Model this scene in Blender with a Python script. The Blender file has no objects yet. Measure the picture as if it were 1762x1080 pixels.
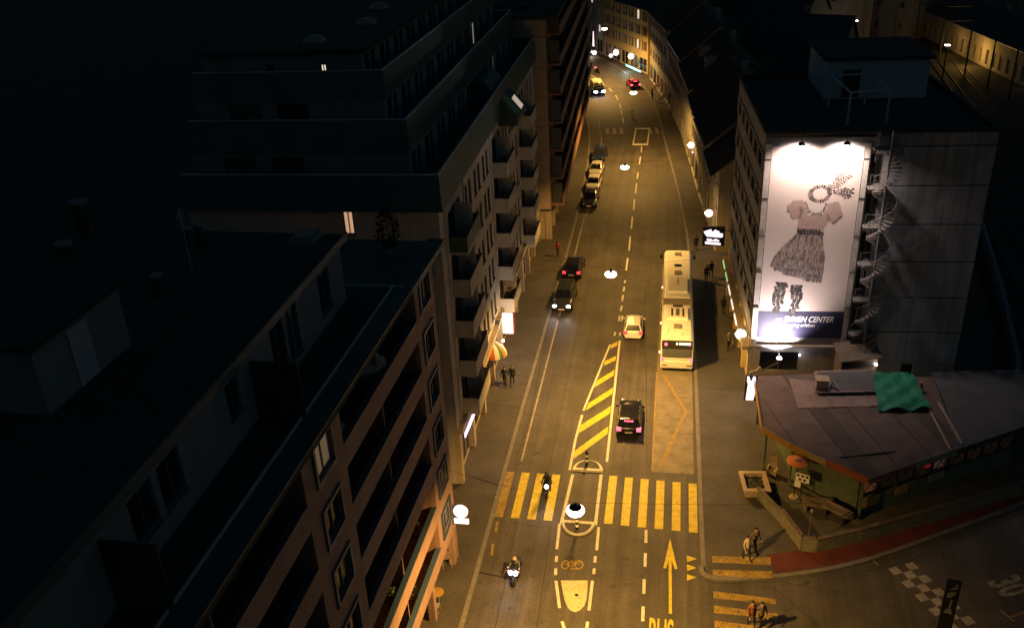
import bpy, bmesh, math, random
from mathutils import Matrix, Vector
from mathutils.noise import noise as pnoise
random.seed(11)
sc = bpy.context.scene
col = sc.collection
R = math.radians
PI = math.pi

# ------------------------------------------------------------------ camera
CAMH = 37.0
FPX, CX, CY = 1570.7, 881.0, 540.0
PITCH, ROLL, YAW = .46133561, .05191563, -.19022874
fw = Vector((math.sin(YAW) * math.cos(PITCH), math.cos(YAW) * math.cos(PITCH), -math.sin(PITCH)))
rt0 = Vector((math.cos(YAW), -math.sin(YAW), 0))
dn0 = fw.cross(rt0)
rt = math.cos(ROLL) * rt0 + math.sin(ROLL) * dn0
dn = -math.sin(ROLL) * rt0 + math.cos(ROLL) * dn0
cam_d = bpy.data.cameras.new('camera')
cam = bpy.data.objects.new('camera', cam_d)
col.objects.link(cam)
m3 = Matrix((rt, -dn, -fw)).transposed()
cam.matrix_world = Matrix.Translation((0, 0, CAMH)) @ m3.to_4x4()
cam_d.sensor_width = 36.0
cam_d.lens = 36.0 * FPX / 1762.0
cam_d.clip_start = 0.5
cam_d.clip_end = 3000
sc.camera = cam

# ------------------------------------------------------------------ night sky, exposure
world = bpy.data.worlds.new('World')
sc.world = world
world.use_nodes = True
wn = world.node_tree
sky = wn.nodes.new('ShaderNodeTexSky')
sky.sky_type = 'NISHITA'
sky.sun_disc = False
sky.sun_elevation = R(-1.0)
sky.sun_rotation = R(90)
bg = wn.nodes['Background']
tint = wn.nodes.new('ShaderNodeMix'); tint.data_type = 'RGBA'; tint.blend_type = 'MULTIPLY'; tint.inputs[0].default_value = 1.0
tint.inputs[7].default_value = (.42, .80, 1.0, 1)      # deep-blue night cast
wn.links.new(sky.outputs[0], tint.inputs[6]); wn.links.new(tint.outputs[2], bg.inputs[0])
bg.inputs[1].default_value = 0.13
sc.view_settings.view_transform = 'Standard'
sc.view_settings.look = 'None'
sc.view_settings.exposure = 0.0
sc.view_settings.gamma = 1.0
sc.cycles.use_denoising = True
sc.cycles.max_bounces = 5
sc.cycles.sample_clamp_indirect = 3.0
sc.cycles.sample_clamp_direct = 0.0

# sodium street-lamp colour, warm white and cool white
AMBER = (1.0, .53, .115)
WARMW = (1.0, .74, .50)
PINKW = (1.0, .78, .70)
COOLW = (.86, .88, 1.0)

# ------------------------------------------------------------------ pixel -> place
def ray(px, py):
    return rt * ((px - CX) / FPX) + dn * ((py - CY) / FPX) + fw
def G(px, py, z=0.0):
    d = ray(px, py); t = (z - CAMH) / d.z
    return Vector((d.x * t, d.y * t, z))
def onP(px, py, P, n):
    d = ray(px, py); t = (n[0] * P[0] + n[1] * P[1]) / (n[0] * d.x + n[1] * d.y)
    return Vector((d.x * t, d.y * t, CAMH + d.z * t))
def zz(ox, oy, s):
    return lambda x, y: (ox + x * s, oy + y * s)

# ------------------------------------------------------------------ materials
MATS = {}
def mat(name, c, rough=.75, metal=0.0, nscale=0.0, nvar=0.0, bump=0.0, bscale=0.0, spec=.4, fine=0.0, c2=None, streak=0.0, emit=None, es=0.0, wear=0.0, lane=0.0):
    if name in MATS: return MATS[name]
    m = bpy.data.materials.new(name); m.use_nodes = True
    nt = m.node_tree; b = nt.nodes['Principled BSDF']
    b.inputs['Base Color'].default_value = (*c, 1)
    b.inputs['Roughness'].default_value = rough
    b.inputs['Metallic'].default_value = metal
    b.inputs['Specular IOR Level'].default_value = spec
    geo = nt.nodes.new('ShaderNodeNewGeometry')
    if nvar > 0:
        n1 = nt.nodes.new('ShaderNodeTexNoise'); n1.inputs['Scale'].default_value = nscale; n1.inputs['Detail'].default_value = 6; n1.inputs['Roughness'].default_value = .65
        nt.links.new(geo.outputs['Position'], n1.inputs['Vector'])
        fac = n1.outputs['Fac']
        rmp = nt.nodes.new('ShaderNodeMapRange'); rmp.inputs['From Min'].default_value = .3; rmp.inputs['From Max'].default_value = .7
        rmp.inputs['To Min'].default_value = 1 - nvar; rmp.inputs['To Max'].default_value = 1 + nvar
        nt.links.new(fac, rmp.inputs['Value'])
        val = rmp.outputs[0]
        if fine > 0:
            n2 = nt.nodes.new('ShaderNodeTexNoise'); n2.inputs['Scale'].default_value = 9.0; n2.inputs['Detail'].default_value = 4
            nt.links.new(geo.outputs['Position'], n2.inputs['Vector'])
            r2 = nt.nodes.new('ShaderNodeMapRange'); r2.inputs['From Min'].default_value = .3; r2.inputs['From Max'].default_value = .7
            r2.inputs['To Min'].default_value = 1 - fine; r2.inputs['To Max'].default_value = 1 + fine
            nt.links.new(n2.outputs['Fac'], r2.inputs['Value'])
            mu = nt.nodes.new('ShaderNodeMath'); mu.operation = 'MULTIPLY'
            nt.links.new(val, mu.inputs[0]); nt.links.new(r2.outputs[0], mu.inputs[1]); val = mu.outputs[0]
        if streak > 0:   # rain streaks: noise stretched along Z
            mp = nt.nodes.new('ShaderNodeMapping'); mp.inputs['Scale'].default_value = (2.2, 2.2, .12)
            nt.links.new(geo.outputs['Position'], mp.inputs['Vector'])
            n3 = nt.nodes.new('ShaderNodeTexNoise'); n3.inputs['Scale'].default_value = 1.6; n3.inputs['Detail'].default_value = 5
            nt.links.new(mp.outputs[0], n3.inputs['Vector'])
            r3 = nt.nodes.new('ShaderNodeMapRange'); r3.inputs['From Min'].default_value = .35; r3.inputs['From Max'].default_value = .7
            r3.inputs['To Min'].default_value = 1.0; r3.inputs['To Max'].default_value = 1 - streak
            nt.links.new(n3.outputs['Fac'], r3.inputs['Value'])
            mu = nt.nodes.new('ShaderNodeMath'); mu.operation = 'MULTIPLY'
            nt.links.new(val, mu.inputs[0]); nt.links.new(r3.outputs[0], mu.inputs[1]); val = mu.outputs[0]
        if lane > 0:     # tyre polish and drips drawn out along the street
            mp = nt.nodes.new('ShaderNodeMapping'); mp.inputs['Scale'].default_value = (1.7, .035, 1)
            nt.links.new(geo.outputs['Position'], mp.inputs['Vector'])
            n3 = nt.nodes.new('ShaderNodeTexNoise'); n3.inputs['Scale'].default_value = 1.0; n3.inputs['Detail'].default_value = 6; n3.inputs['Roughness'].default_value = .7
            nt.links.new(mp.outputs[0], n3.inputs['Vector'])
            r3 = nt.nodes.new('ShaderNodeMapRange'); r3.inputs['From Min'].default_value = .35; r3.inputs['From Max'].default_value = .65
            r3.inputs['To Min'].default_value = 1 - lane; r3.inputs['To Max'].default_value = 1 + lane
            nt.links.new(n3.outputs['Fac'], r3.inputs['Value'])
            mu = nt.nodes.new('ShaderNodeMath'); mu.operation = 'MULTIPLY'
            nt.links.new(val, mu.inputs[0]); nt.links.new(r3.outputs[0], mu.inputs[1]); val = mu.outputs[0]
            vo = nt.nodes.new('ShaderNodeTexNoise'); vo.inputs['Scale'].default_value = 1.3; vo.inputs['Detail'].default_value = 3     # oil spots
            nt.links.new(geo.outputs['Position'], vo.inputs['Vector'])
            r4 = nt.nodes.new('ShaderNodeMapRange'); r4.inputs['From Min'].default_value = .66; r4.inputs['From Max'].default_value = .74; r4.inputs['To Min'].default_value = 1.0; r4.inputs['To Max'].default_value = .5
            nt.links.new(vo.outputs['Fac'], r4.inputs['Value'])
            mu = nt.nodes.new('ShaderNodeMath'); mu.operation = 'MULTIPLY'
            nt.links.new(val, mu.inputs[0]); nt.links.new(r4.outputs[0], mu.inputs[1]); val = mu.outputs[0]
        mix = nt.nodes.new('ShaderNodeMix'); mix.data_type = 'RGBA'; mix.blend_type = 'MULTIPLY'; mix.inputs[0].default_value = 1.0
        if c2 is not None:
            m0 = nt.nodes.new('ShaderNodeMix'); m0.data_type = 'RGBA'
            m0.inputs[6].default_value = (*c, 1); m0.inputs[7].default_value = (*c2, 1)
            st = nt.nodes.new('ShaderNodeMapRange'); st.inputs['From Min'].default_value = .42; st.inputs['From Max'].default_value = .58
            nt.links.new(fac, st.inputs['Value']); nt.links.new(st.outputs[0], m0.inputs[0])
            nt.links.new(m0.outputs[2], mix.inputs[6])
        else:
            mix.inputs[6].default_value = (*c, 1)
        nt.links.new(val, mix.inputs[7])
        fin = mix.outputs[2]
        if wear > 0:     # paint chipped and rubbed through to the asphalt
            nw = nt.nodes.new('ShaderNodeTexNoise'); nw.inputs['Scale'].default_value = 3.2; nw.inputs['Detail'].default_value = 9; nw.inputs['Roughness'].default_value = .75
            nt.links.new(geo.outputs['Position'], nw.inputs['Vector'])
            rw = nt.nodes.new('ShaderNodeMapRange'); rw.inputs['From Min'].default_value = .70 - wear * .2; rw.inputs['From Max'].default_value = .78 - wear * .2
            nt.links.new(nw.outputs['Fac'], rw.inputs['Value'])
            mw = nt.nodes.new('ShaderNodeMix'); mw.data_type = 'RGBA'; mw.inputs[7].default_value = (.075, .066, .05, 1)
            nt.links.new(rw.outputs[0], mw.inputs[0]); nt.links.new(fin, mw.inputs[6]); fin = mw.outputs[2]
        nt.links.new(fin, b.inputs['Base Color'])
    if bump > 0:
        nb = nt.nodes.new('ShaderNodeTexNoise'); nb.inputs['Scale'].default_value = bscale or 30; nb.inputs['Detail'].default_value = 4
        nt.links.new(geo.outputs['Position'], nb.inputs['Vector'])
        bu = nt.nodes.new('ShaderNodeBump'); bu.inputs['Strength'].default_value = bump; bu.inputs['Distance'].default_value = .02
        nt.links.new(nb.outputs['Fac'], bu.inputs['Height']); nt.links.new(bu.outputs[0], b.inputs['Normal'])
    if emit is not None:
        b.inputs['Emission Color'].default_value = (*emit, 1); b.inputs['Emission Strength'].default_value = es
    MATS[name] = m
    return m

M_road = mat('asphalt', (.068, .061, .052), .70, nscale=.35, nvar=.30, bump=.4, bscale=45, fine=.26, lane=.22)
M_road2 = mat('asphalt_old', (.075, .068, .06), .8, nscale=.5, nvar=.25, bump=.35, bscale=45, fine=.26, lane=.2)
M_pave = mat('pavement_asphalt', (.066, .060, .054), .82, nscale=.45, nvar=.28, bump=.3, bscale=50, fine=.26)
M_ground = mat('earth', (.035, .036, .03), .95, nscale=.2, nvar=.35)
M_kerb = mat('granite', (.15, .14, .125), .7, nscale=2.5, nvar=.25, bump=.2)
M_conc = mat('concrete_slab', (.17, .145, .10), .75, nscale=.9, nvar=.30, bump=.25, bscale=25, fine=.22)
M_yellow = mat('yellow_paint', (.50, .40, .03), .6, nscale=2.2, nvar=.28, fine=.22, wear=.55)
M_yfaint = mat('worn_yellow_paint', (.26, .175, .04), .7, nscale=3.0, nvar=.4, fine=.3, wear=.8)
M_white = mat('white_paint', (.52, .50, .42), .6, nscale=2.0, nvar=.22, fine=.18, wear=.45)
M_wfaint = mat('worn_white_paint', (.27, .245, .20), .7, nscale=2.0, nvar=.35, fine=.3, wear=.7)
M_red = mat('red_paving', (.10, .022, .018), .85, nscale=.8, nvar=.35, fine=.2)
M_isl = mat('island_paint', (.48, .43, .25), .65, nscale=1.6, nvar=.25, fine=.22, wear=.5)
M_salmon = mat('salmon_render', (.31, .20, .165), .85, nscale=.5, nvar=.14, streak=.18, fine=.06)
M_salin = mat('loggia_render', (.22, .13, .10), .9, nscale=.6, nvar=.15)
M_bluefr = mat('blue_window_frame', (.04, .07, .13), .5)
M_teal = mat('teal_sheet_metal', (.045, .085, .088), .55, nscale=.7, nvar=.2, metal=.2)
M_zinc = mat('zinc_edge', (.42, .46, .50), .45, metal=.3)
M_phc = mat('roof_structure_paint', (.38, .41, .48), .8, nscale=.5, nvar=.1)
M_roofd = mat('bitumen_roof', (.030, .036, .034), .9, nscale=.6, nvar=.35, fine=.2)
M_gravel = mat('gravel_roof', (.035, .040, .036), .95, nscale=1.5, nvar=.4, fine=.35, bump=.5, bscale=25)
M_pent = mat('penthouse_render', (.17, .18, .20), .9, nscale=.4, nvar=.12, streak=.15)
M_cream = mat('cream_render', (.41, .38, .35), .85, nscale=.5, nvar=.12, streak=.22, fine=.06)
M_creamd = mat('balcony_panel', (.45, .42, .39), .8, nscale=1.0, nvar=.10, streak=.15)
M_shop = mat('shop_stone', (.33, .27, .20), .7, nscale=1.2, nvar=.2)
M_panel = mat('stone_panel', (.34, .27, .20), .8, nscale=.7, nvar=.15, fine=.08)
M_brown = mat('rust_balcony', (.22, .125, .085), .8, nscale=.8, nvar=.2)
M_glass = mat('dark_glass', (.012, .014, .017), .12, spec=.6)
M_curt = mat('curtained_glass', (.10, .092, .082), .35, nscale=4, nvar=.35)
M_blind = mat('half_drawn_blind', (.05, .05, .052), .3, nscale=2, nvar=.5)
M_frame = mat('pale_frame', (.40, .38, .35), .6)
M_framed = mat('dark_frame', (.05, .05, .055), .5)
M_lit = mat('lit_window', (.3, .2, .12), .6, emit=(1.0, .58, .34), es=.55)
M_litdim = mat('dim_lit_window', (.2, .15, .1), .6, emit=(1.0, .66, .36), es=.10)
M_litw = mat('lit_window_white', (.4, .4, .4), .6, emit=(1.0, .86, .66), es=1.0)
M_cfront = mat('grey_cladding', (.29, .30, .33), .7, nscale=.35, nvar=.24, streak=.38, fine=.10)
M_cside = mat('pale_spandrel', (.36, .34, .33), .75, nscale=.7, nvar=.12, streak=.2)
M_steel = mat('galvanised_steel', (.38, .37, .36), .5, metal=.4, nscale=3, nvar=.2)
M_steeld = mat('dark_steel', (.06, .06, .062), .55, metal=.3)
M_stair = mat('stair_steel', (.15, .14, .13), .6, metal=.2)
M_frpale = mat('pale_steel_frame', (.52, .48, .43), .6, nscale=3, nvar=.2)
M_poster = mat('poster_sheet', (.74, .63, .57), .6, nscale=.25, nvar=.04)
M_navy = mat('navy_print', (.035, .035, .085), .6)
M_pink = mat('pink_print', (.47, .33, .29), .7)
M_brownp = mat('brown_print', (.12, .09, .08), .7)
M_greyp = mat('grey_print', (.24, .19, .17), .7)
M_blackp = mat('black_print', (.025, .02, .02), .7)
M_faintp = mat('faint_print', (.50, .37, .32), .7)
M_whitep = mat('white_print', (.8, .78, .75), .6)
M_black = mat('black_plastic', (.015, .015, .016), .5)
M_rubber = mat('tyre_rubber', (.014, .014, .014), .85)
M_rim = mat('alloy', (.42, .42, .43), .35, metal=.8)
M_chrome = mat('chrome', (.6, .6, .6), .15, metal=1)
M_wpaint = mat('white_car_paint', (.72, .70, .66), .28, spec=.5)
M_bpaint = mat('black_car_paint', (.010, .010, .013), .18, spec=.6)
M_bluepaint = mat('dark_blue_car_paint', (.012, .02, .05), .2, spec=.6)
M_gpaint = mat('silver_car_paint', (.48, .47, .45), .3, metal=.3)
M_dgpaint = mat('dark_grey_car_paint', (.03, .034, .037), .22, spec=.6)
M_redpaint = mat('red_car_paint', (.25, .02, .02), .25, spec=.5)
M_bus = mat('bus_white_paint', (.80, .78, .70), .35, nscale=1.2, nvar=.06)
M_busg = mat('bellows_rubber', (.22, .19, .15), .85)
M_busd = mat('bus_dark_panel', (.03, .026, .03), .35)
M_skin = mat('skin', (.45, .27, .19), .6)
M_hair = mat('dark_hair', (.02, .015, .012), .7)
M_shoe = mat('shoe_leather', (.02, .018, .016), .6)
M_tile = mat('roof_tile', (.055, .040, .034), .9, nscale=3.0, nvar=.35, fine=.3)
M_slate = mat('slate', (.030, .034, .038), .75, nscale=3.0, nvar=.3, fine=.3)
M_plaster = mat('old_plaster', (.38, .33, .25), .9, nscale=.6, nvar=.15, streak=.25)
M_plasterg = mat('grey_plaster', (.26, .25, .24), .9, nscale=.6, nvar=.15, streak=.25)
M_plastery = mat('yellow_plaster', (.50, .36, .13), .9, nscale=.6, nvar=.12, streak=.15)
M_shutter = mat('wood_shutter', (.10, .08, .05), .8)
M_tarp = mat('green_tarpaulin', (.02, .19, .11), .5, nscale=1.5, nvar=.2, bump=.4, bscale=4)
M_kroof = mat('brown_roof_sheet', (.105, .072, .062), .75, nscale=.9, nvar=.3, fine=.15)
M_kroofl = mat('pale_roof_sheet', (.21, .15, .135), .75, nscale=.9, nvar=.25, fine=.15)
M_kgrey = mat('grey_roof_felt', (.085, .085, .09), .9, nscale=.7, nvar=.25, fine=.2)
M_kyel = mat('ochre_fascia', (.34, .20, .03), .7, nscale=2, nvar=.2)
M_kred = mat('rust_fascia', (.26, .07, .03), .7, nscale=2, nvar=.25)
M_kgreen = mat('bottle_green_paint', (.085, .115, .07), .7, nscale=1.2, nvar=.25)
M_kteal = mat('pale_green_fascia', (.19, .22, .17), .7, nscale=2, nvar=.2)
M_wood = mat('weathered_wood', (.13, .10, .07), .85, nscale=3, nvar=.3)
M_tanw = mat('pale_timber', (.36, .28, .18), .8, nscale=3, nvar=.2)
M_stone = mat('planter_concrete', (.36, .29, .21), .85, nscale=2.5, nvar=.2, fine=.12)
M_soil = mat('soil', (.05, .045, .03), .95, nscale=6, nvar=.5)
M_wallc = mat('terrace_wall', (.14, .135, .10), .9, nscale=1.2, nvar=.3, fine=.2)
M_deck = mat('terrace_deck', (.065, .06, .05), .9, nscale=1.0, nvar=.3)
M_orange = mat('orange_parasol_cloth', (.72, .21, .04), .5)
M_barglow = mat('bar_glazing', (.03, .025, .02), .2, emit=(1.0, .55, .28), es=.006)  # faint emission in the glass stands in for light inside the bar
M_leaf = mat('dark_leaf', (.03, .06, .02), .7, nscale=4, nvar=.4)
M_ballast = mat('track_ballast', (.025, .024, .022), .95, nscale=3, nvar=.4, fine=.4)
def emi(name, c, s):
    return mat(name, tuple(min(.8, x * .8) for x in c), .5, emit=c, es=s)
E_lamp = emi('lamp_bowl_glow', (1.0, .84, .68), 6)
E_globe = emi('globe_glow', (1.0, .80, .76), 1.8)
E_sign = emi('sign_glow', (1.0, .84, .86), 1.25)
E_signp = emi('sign_violet_glow', (.80, .66, 1.0), 1.5)
E_head = emi('headlamp_glow', (.92, .86, 1.0), 22)
E_tail = emi('tail_glow', (1.0, .06, .08), 1.2)
E_tailw = emi('tail_hot_glow', (1.0, .10, .17), 3.2)
E_disp = emi('display_glow', (.80, .95, .55), 1.8)
E_mark = emi('marker_glow', (1.0, .42, .30), 3.5)
E_green = emi('green_strip_glow', (.45, .85, .28), .6)
E_whitestrip = emi('white_strip_glow', (.95, .88, .80), .9)
E_blue = emi('teal_glow', (.35, .75, .85), 1.0)
E_flood = emi('floodlight_glow', (1.0, .90, .92), 30)

# ------------------------------------------------------------------ mesh helpers
class MB:
    def __init__(s): s.v = []; s.f = []; s.m = []
    def add(s, vs, fs, mi=0):
        o = len(s.v); s.v += [tuple(p) for p in vs]
        for f in fs: s.f.append([o + i for i in f]); s.m.append(mi)
        return s
    def box(s, x0, x1, y0, y1, z0, z1, mi=0):
        return s.add([(x0, y0, z0), (x1, y0, z0), (x1, y1, z0), (x0, y1, z0), (x0, y0, z1), (x1, y0, z1), (x1, y1, z1), (x0, y1, z1)],
                     [(3, 2, 1, 0), (4, 5, 6, 7), (0, 1, 5, 4), (1, 2, 6, 5), (2, 3, 7, 6), (3, 0, 4, 7)], mi)
    def prism(s, poly, z0, z1, mi=0):
        n = len(poly)
        return s.add([(p[0], p[1], z0) for p in poly] + [(p[0], p[1], z1) for p in poly],
                     [tuple(range(n))[::-1], tuple(range(n, 2 * n))] + [(i, (i + 1) % n, n + (i + 1) % n, n + i) for i in range(n)], mi)
    def extr(s, prof, axis, a0, a1, mi=0):
        # profile in the plane across `axis` ('x': (y,z), 'y': (x,z)), extruded a0..a1
        f = (lambda a, p: (a, p[0], p[1])) if axis == 'x' else (lambda a, p: (p[0], a, p[1]))
        n = len(prof)
        return s.add([f(a0, p) for p in prof] + [f(a1, p) for p in prof],
                     [tuple(range(n))[::-1], tuple(range(n, 2 * n))] + [(i, (i + 1) % n, n + (i + 1) % n, n + i) for i in range(n)], mi)
    def face(s, pts, mi=0): return s.add(pts, [tuple(range(len(pts)))], mi)
    def tube(s, pts, rs, n=8, mi=0, caps=True):
        pts = [Vector(p) for p in pts]
        if not hasattr(rs, '__len__'): rs = [rs] * len(pts)
        o = len(s.v); prev = None
        for i, p in enumerate(pts):
            t = (pts[min(i + 1, len(pts) - 1)] - pts[max(i - 1, 0)]).normalized()
            if prev is None:
                a = Vector((0, 0, 1)) if abs(t.z) < .9 else Vector((1, 0, 0)); u = t.cross(a).normalized()
            else: u = (prev - t * prev.dot(t)).normalized()
            prev = u; w = t.cross(u)
            for k in range(n):
                an = 2 * PI * k / n; s.v.append(tuple(p + (u * math.cos(an) + w * math.sin(an)) * rs[i]))
        for i in range(len(pts) - 1):
            for k in range(n):
                s.f.append([o + i * n + k, o + i * n + (k + 1) % n, o + (i + 1) * n + (k + 1) % n, o + (i + 1) * n + k]); s.m.append(mi)
        if caps:
            s.f.append([o + k for k in range(n)][::-1]); s.m.append(mi)
            e = o + (len(pts) - 1) * n; s.f.append([e + k for k in range(n)]); s.m.append(mi)
        return s
    def lathe(s, prof, c=(0, 0, 0), n=16, mi=0, ax='z'):
        o = len(s.v)
        for (r, h) in prof:
            for k in range(n):
                a = 2 * PI * k / n
                p = (r * math.cos(a), r * math.sin(a), h)
                if ax == 'y': p = (p[0], p[2], p[1])
                if ax == 'x': p = (p[2], p[0], p[1])
                s.v.append((c[0] + p[0], c[1] + p[1], c[2] + p[2]))
        for i in range(len(prof) - 1):
            for k in range(n):
                s.f.append([o + i * n + k, o + i * n + (k + 1) % n, o + (i + 1) * n + (k + 1) % n, o + (i + 1) * n + k]); s.m.append(mi)
        s.f.append([o + k for k in range(n)][::-1]); s.m.append(mi)
        e = o + (len(prof) - 1) * n; s.f.append([e + k for k in range(n)]); s.m.append(mi)
        return s
    def sph(s, c, r, n=12, m=8, mi=0, sq=(1, 1, 1)):
        return s.lathe_sq([(r * math.sin(PI * (i + .02) / (m + .04)), -r * math.cos(PI * (i + .02) / (m + .04))) for i in range(m + 1)], c, n, mi, sq)
    def lathe_sq(s, prof, c, n, mi, sq):
        o = len(s.v); s.lathe(prof, (0, 0, 0), n, mi)
        for i in range(o, len(s.v)):
            p = s.v[i]; s.v[i] = (c[0] + p[0] * sq[0], c[1] + p[1] * sq[1], c[2] + p[2] * sq[2])
        return s
    def mesh(s, name, mats, smooth=False):
        me = bpy.data.meshes.new(name); me.from_pydata(s.v, [], s.f)
        mats = mats if isinstance(mats, (list, tuple)) else [mats]
        for x in mats: me.materials.append(x)
        me.polygons.foreach_set('material_index', s.m)
        bm = bmesh.new(); bm.from_mesh(me); bmesh.ops.recalc_face_normals(bm, faces=bm.faces); bm.to_mesh(me); bm.free()
        if smooth:
            me.polygons.foreach_set('use_smooth', [True] * len(me.polygons))
        me.update(); return me
    def build(s, name, mats, parent=None, loc=(0, 0, 0), rot=0, smooth=False, **kw):
        return obj(name, s.mesh(name, mats, smooth), parent, loc, rot, **kw)

def obj(name, me, parent=None, loc=(0, 0, 0), rot=0, label=None, cat=None, group=None, kind=None):
    o = bpy.data.objects.new(name, me); col.objects.link(o)
    o.location = loc
    o.rotation_euler = (0, 0, rot) if not hasattr(rot, '__len__') else rot
    if parent: o.parent = parent
    tag(o, label, cat, group, kind)
    return o
def tag(o, label=None, cat=None, group=None, kind=None):
    if label: o['label'] = label
    if cat: o['category'] = cat
    if group: o['group'] = group
    if kind: o['kind'] = kind
    return o
def thing(name, label, cat, loc=(0, 0, 0), rot=0, group=None):
    return obj(name, None, None, loc, rot, label, cat, group)
def copy_tree(o, parent=None):
    c = o.copy(); col.objects.link(c); c.parent = parent
    for ch in list(o.children): copy_tree(ch, c)
    return c
def bev(o, w=.03, n=2):
    md = o.modifiers.new('bevel', 'BEVEL'); md.width = w; md.segments = n; md.limit_method = 'ANGLE'; return o
def light(name, kind, loc, energy, color, parent=None, target=None, size=.1, cone=None, blend=.3):
    ld = bpy.data.lights.new(name, kind); ld.energy = energy; ld.color = color
    ld.shadow_soft_size = size
    if kind == 'SPOT': ld.spot_size = R(cone or 150); ld.spot_blend = blend
    o = bpy.data.objects.new(name, ld); col.objects.link(o); o.location = loc
    if target is not None: o.rotation_euler = (Vector(target) - Vector(loc)).to_track_quat('-Z', 'Y').to_euler()
    if parent: o.parent = parent
    return o
def text(name, body, size, m, parent=None, loc=(0, 0, 0), rot=(0, 0, 0), ext=.004, sx=1.0, sy=1.0, shear=0.0, align='LEFT', off=0.0):
    cu = bpy.data.curves.new(name, 'FONT'); cu.body = body; cu.size = size; cu.extrude = ext; cu.shear = shear; cu.align_x = align; cu.offset = off
    cu.resolution_u = 4
    t = bpy.data.objects.new('tmp', cu); col.objects.link(t)
    dg = bpy.context.evaluated_depsgraph_get()
    me = bpy.data.meshes.new_from_object(t.evaluated_get(dg)); me.name = name
    bpy.data.objects.remove(t); bpy.data.curves.remove(cu)
    me.materials.clear(); me.materials.append(m)
    o = obj(name, me, parent, loc, rot); o.scale = (sx, sy, 1); return o

# wall with real openings: local x along the wall, -y outward, reveals run to +y
def wall_open(L, z0, z1, ops, depth=.18, x0=0.0):
    xs = sorted(set([round(v, 4) for v in [x0, L] + [a for o in ops for a in o[:2]]]))
    zs = sorted(set([round(v, 4) for v in [z0, z1] + [a for o in ops for a in o[2:]]]))
    mb = MB()
    for i in range(len(xs) - 1):
        run = None
        for j in range(len(zs) - 1):
            cx, cz = (xs[i] + xs[i + 1]) / 2, (zs[j] + zs[j + 1]) / 2
            if any(o[0] < cx < o[1] and o[2] < cz < o[3] for o in ops): continue
            mb.face([(xs[i], 0, zs[j]), (xs[i + 1], 0, zs[j]), (xs[i + 1], 0, zs[j + 1]), (xs[i], 0, zs[j + 1])])
    for (a, b, c, d) in ops:
        mb.face([(a, 0, c), (b, 0, c), (b, depth, c), (a, depth, c)])
        mb.face([(a, 0, d), (b, 0, d), (b, depth, d), (a, depth, d)])
        mb.face([(a, 0, c), (a, 0, d), (a, depth, d), (a, depth, c)])
        mb.face([(b, 0, c), (b, 0, d), (b, depth, d), (b, depth, c)])
    return mb
WM = {}
def win_meshes(w, h, fm, gm, nx=2, nz=1, sill=True, t=.07):
    k = (round(w, 3), round(h, 3), fm.name, gm.name, nx, nz, sill)
    if k not in WM:
        f = MB(); y0, y1 = .05, .16
        f.box(0, w, y0, y1, 0, t); f.box(0, w, y0, y1, h - t, h); f.box(0, t, y0, y1, t, h - t); f.box(w - t, w, y0, y1, t, h - t)
        for i in range(1, nx): x = w * i / nx; f.box(x - t * .4, x + t * .4, y0 + .005, y1, t, h - t)
        for i in range(1, nz): z = h * i / nz; f.box(t, w - t, y0 + .008, y1, z - t * .4, z + t * .4)
        if sill: f.box(-.06, w + .06, -.06, .06, -.07, -.005)
        p = MB().face([(t * .5, .12, t * .5), (w - t * .5, .12, t * .5), (w - t * .5, .12, h - t * .5), (t * .5, .12, h - t * .5)])
        WM[k] = (f.mesh('window', fm), p.mesh('pane', gm))
    return WM[k]
def window(parent, x, y, z, w, h, rot=0, fm=None, gm=None, **kw):
    if gm is None: gm = random.choice([M_glass, M_glass, M_glass, M_curt, M_blind])
    a, b = win_meshes(w, h, fm or M_frame, gm, **kw)
    o = obj('window', a, parent, (x, y, z), rot); obj('pane', b, o); return o
# ================================================================== SETTING: ground, road, pavements, markings
MB().face([(-900, -200, -.25), (900, -200, -.25), (900, 1600, -.25), (-900, 1600, -.25)]).build('ground', M_ground, kind='structure')
LK = [(-10.35, 12), (-10.35, 35), (-10.45, 48), (-10.5, 60), (-10.5, 90), (-10.9, 113), (-12.0, 130), (-13.6, 143), (-17.0, 157), (-22.5, 170), (-31, 182), (-45, 192)]
RK = [(2.30, 41.6), (2.22, 49), (2.1, 64), (1.75, 90), (.95, 101), (.1, 112), (-1.7, 131), (-3.0, 147), (-5.0, 160), (-7.6, 169), (-12.5, 182), (-18, 195)]
SK = [(2.55, 40.75), (3.1, 40.55), (4.0, 40.62), (6.3, 41.05), (9.2, 41.95), (12.0, 43.2), (15.6, 45.4), (21.9, 49.3), (34, 57.5), (40, 62)]
road = MB().face([(-48, 8, 0), (60, 8, 0), (60, 70, 0), (30, 100, 0), (10, 215, 0), (-60, 215, 0), (-48, 100, 0)]).build('road', M_road, kind='structure')
def side_normal(pl, i):
    a = Vector(pl[max(i - 1, 0)]); b = Vector(pl[min(i + 1, len(pl) - 1)]); d = (b - a).normalized(); return Vector((-d.y, d.x))
def smooth_pl(pl, n=3):
    for _ in range(n - 1):
        q = [pl[0]]
        for a, b in zip(pl[:-1], pl[1:]):
            q += [(a[0] * .75 + b[0] * .25, a[1] * .75 + b[1] * .25), (a[0] * .25 + b[0] * .75, a[1] * .25 + b[1] * .75)]
        pl = q + [pl[-1]]
    return pl
def offs(pl, d): return [tuple(Vector(p) + side_normal(pl, i) * d) for i, p in enumerate(pl)]
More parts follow.
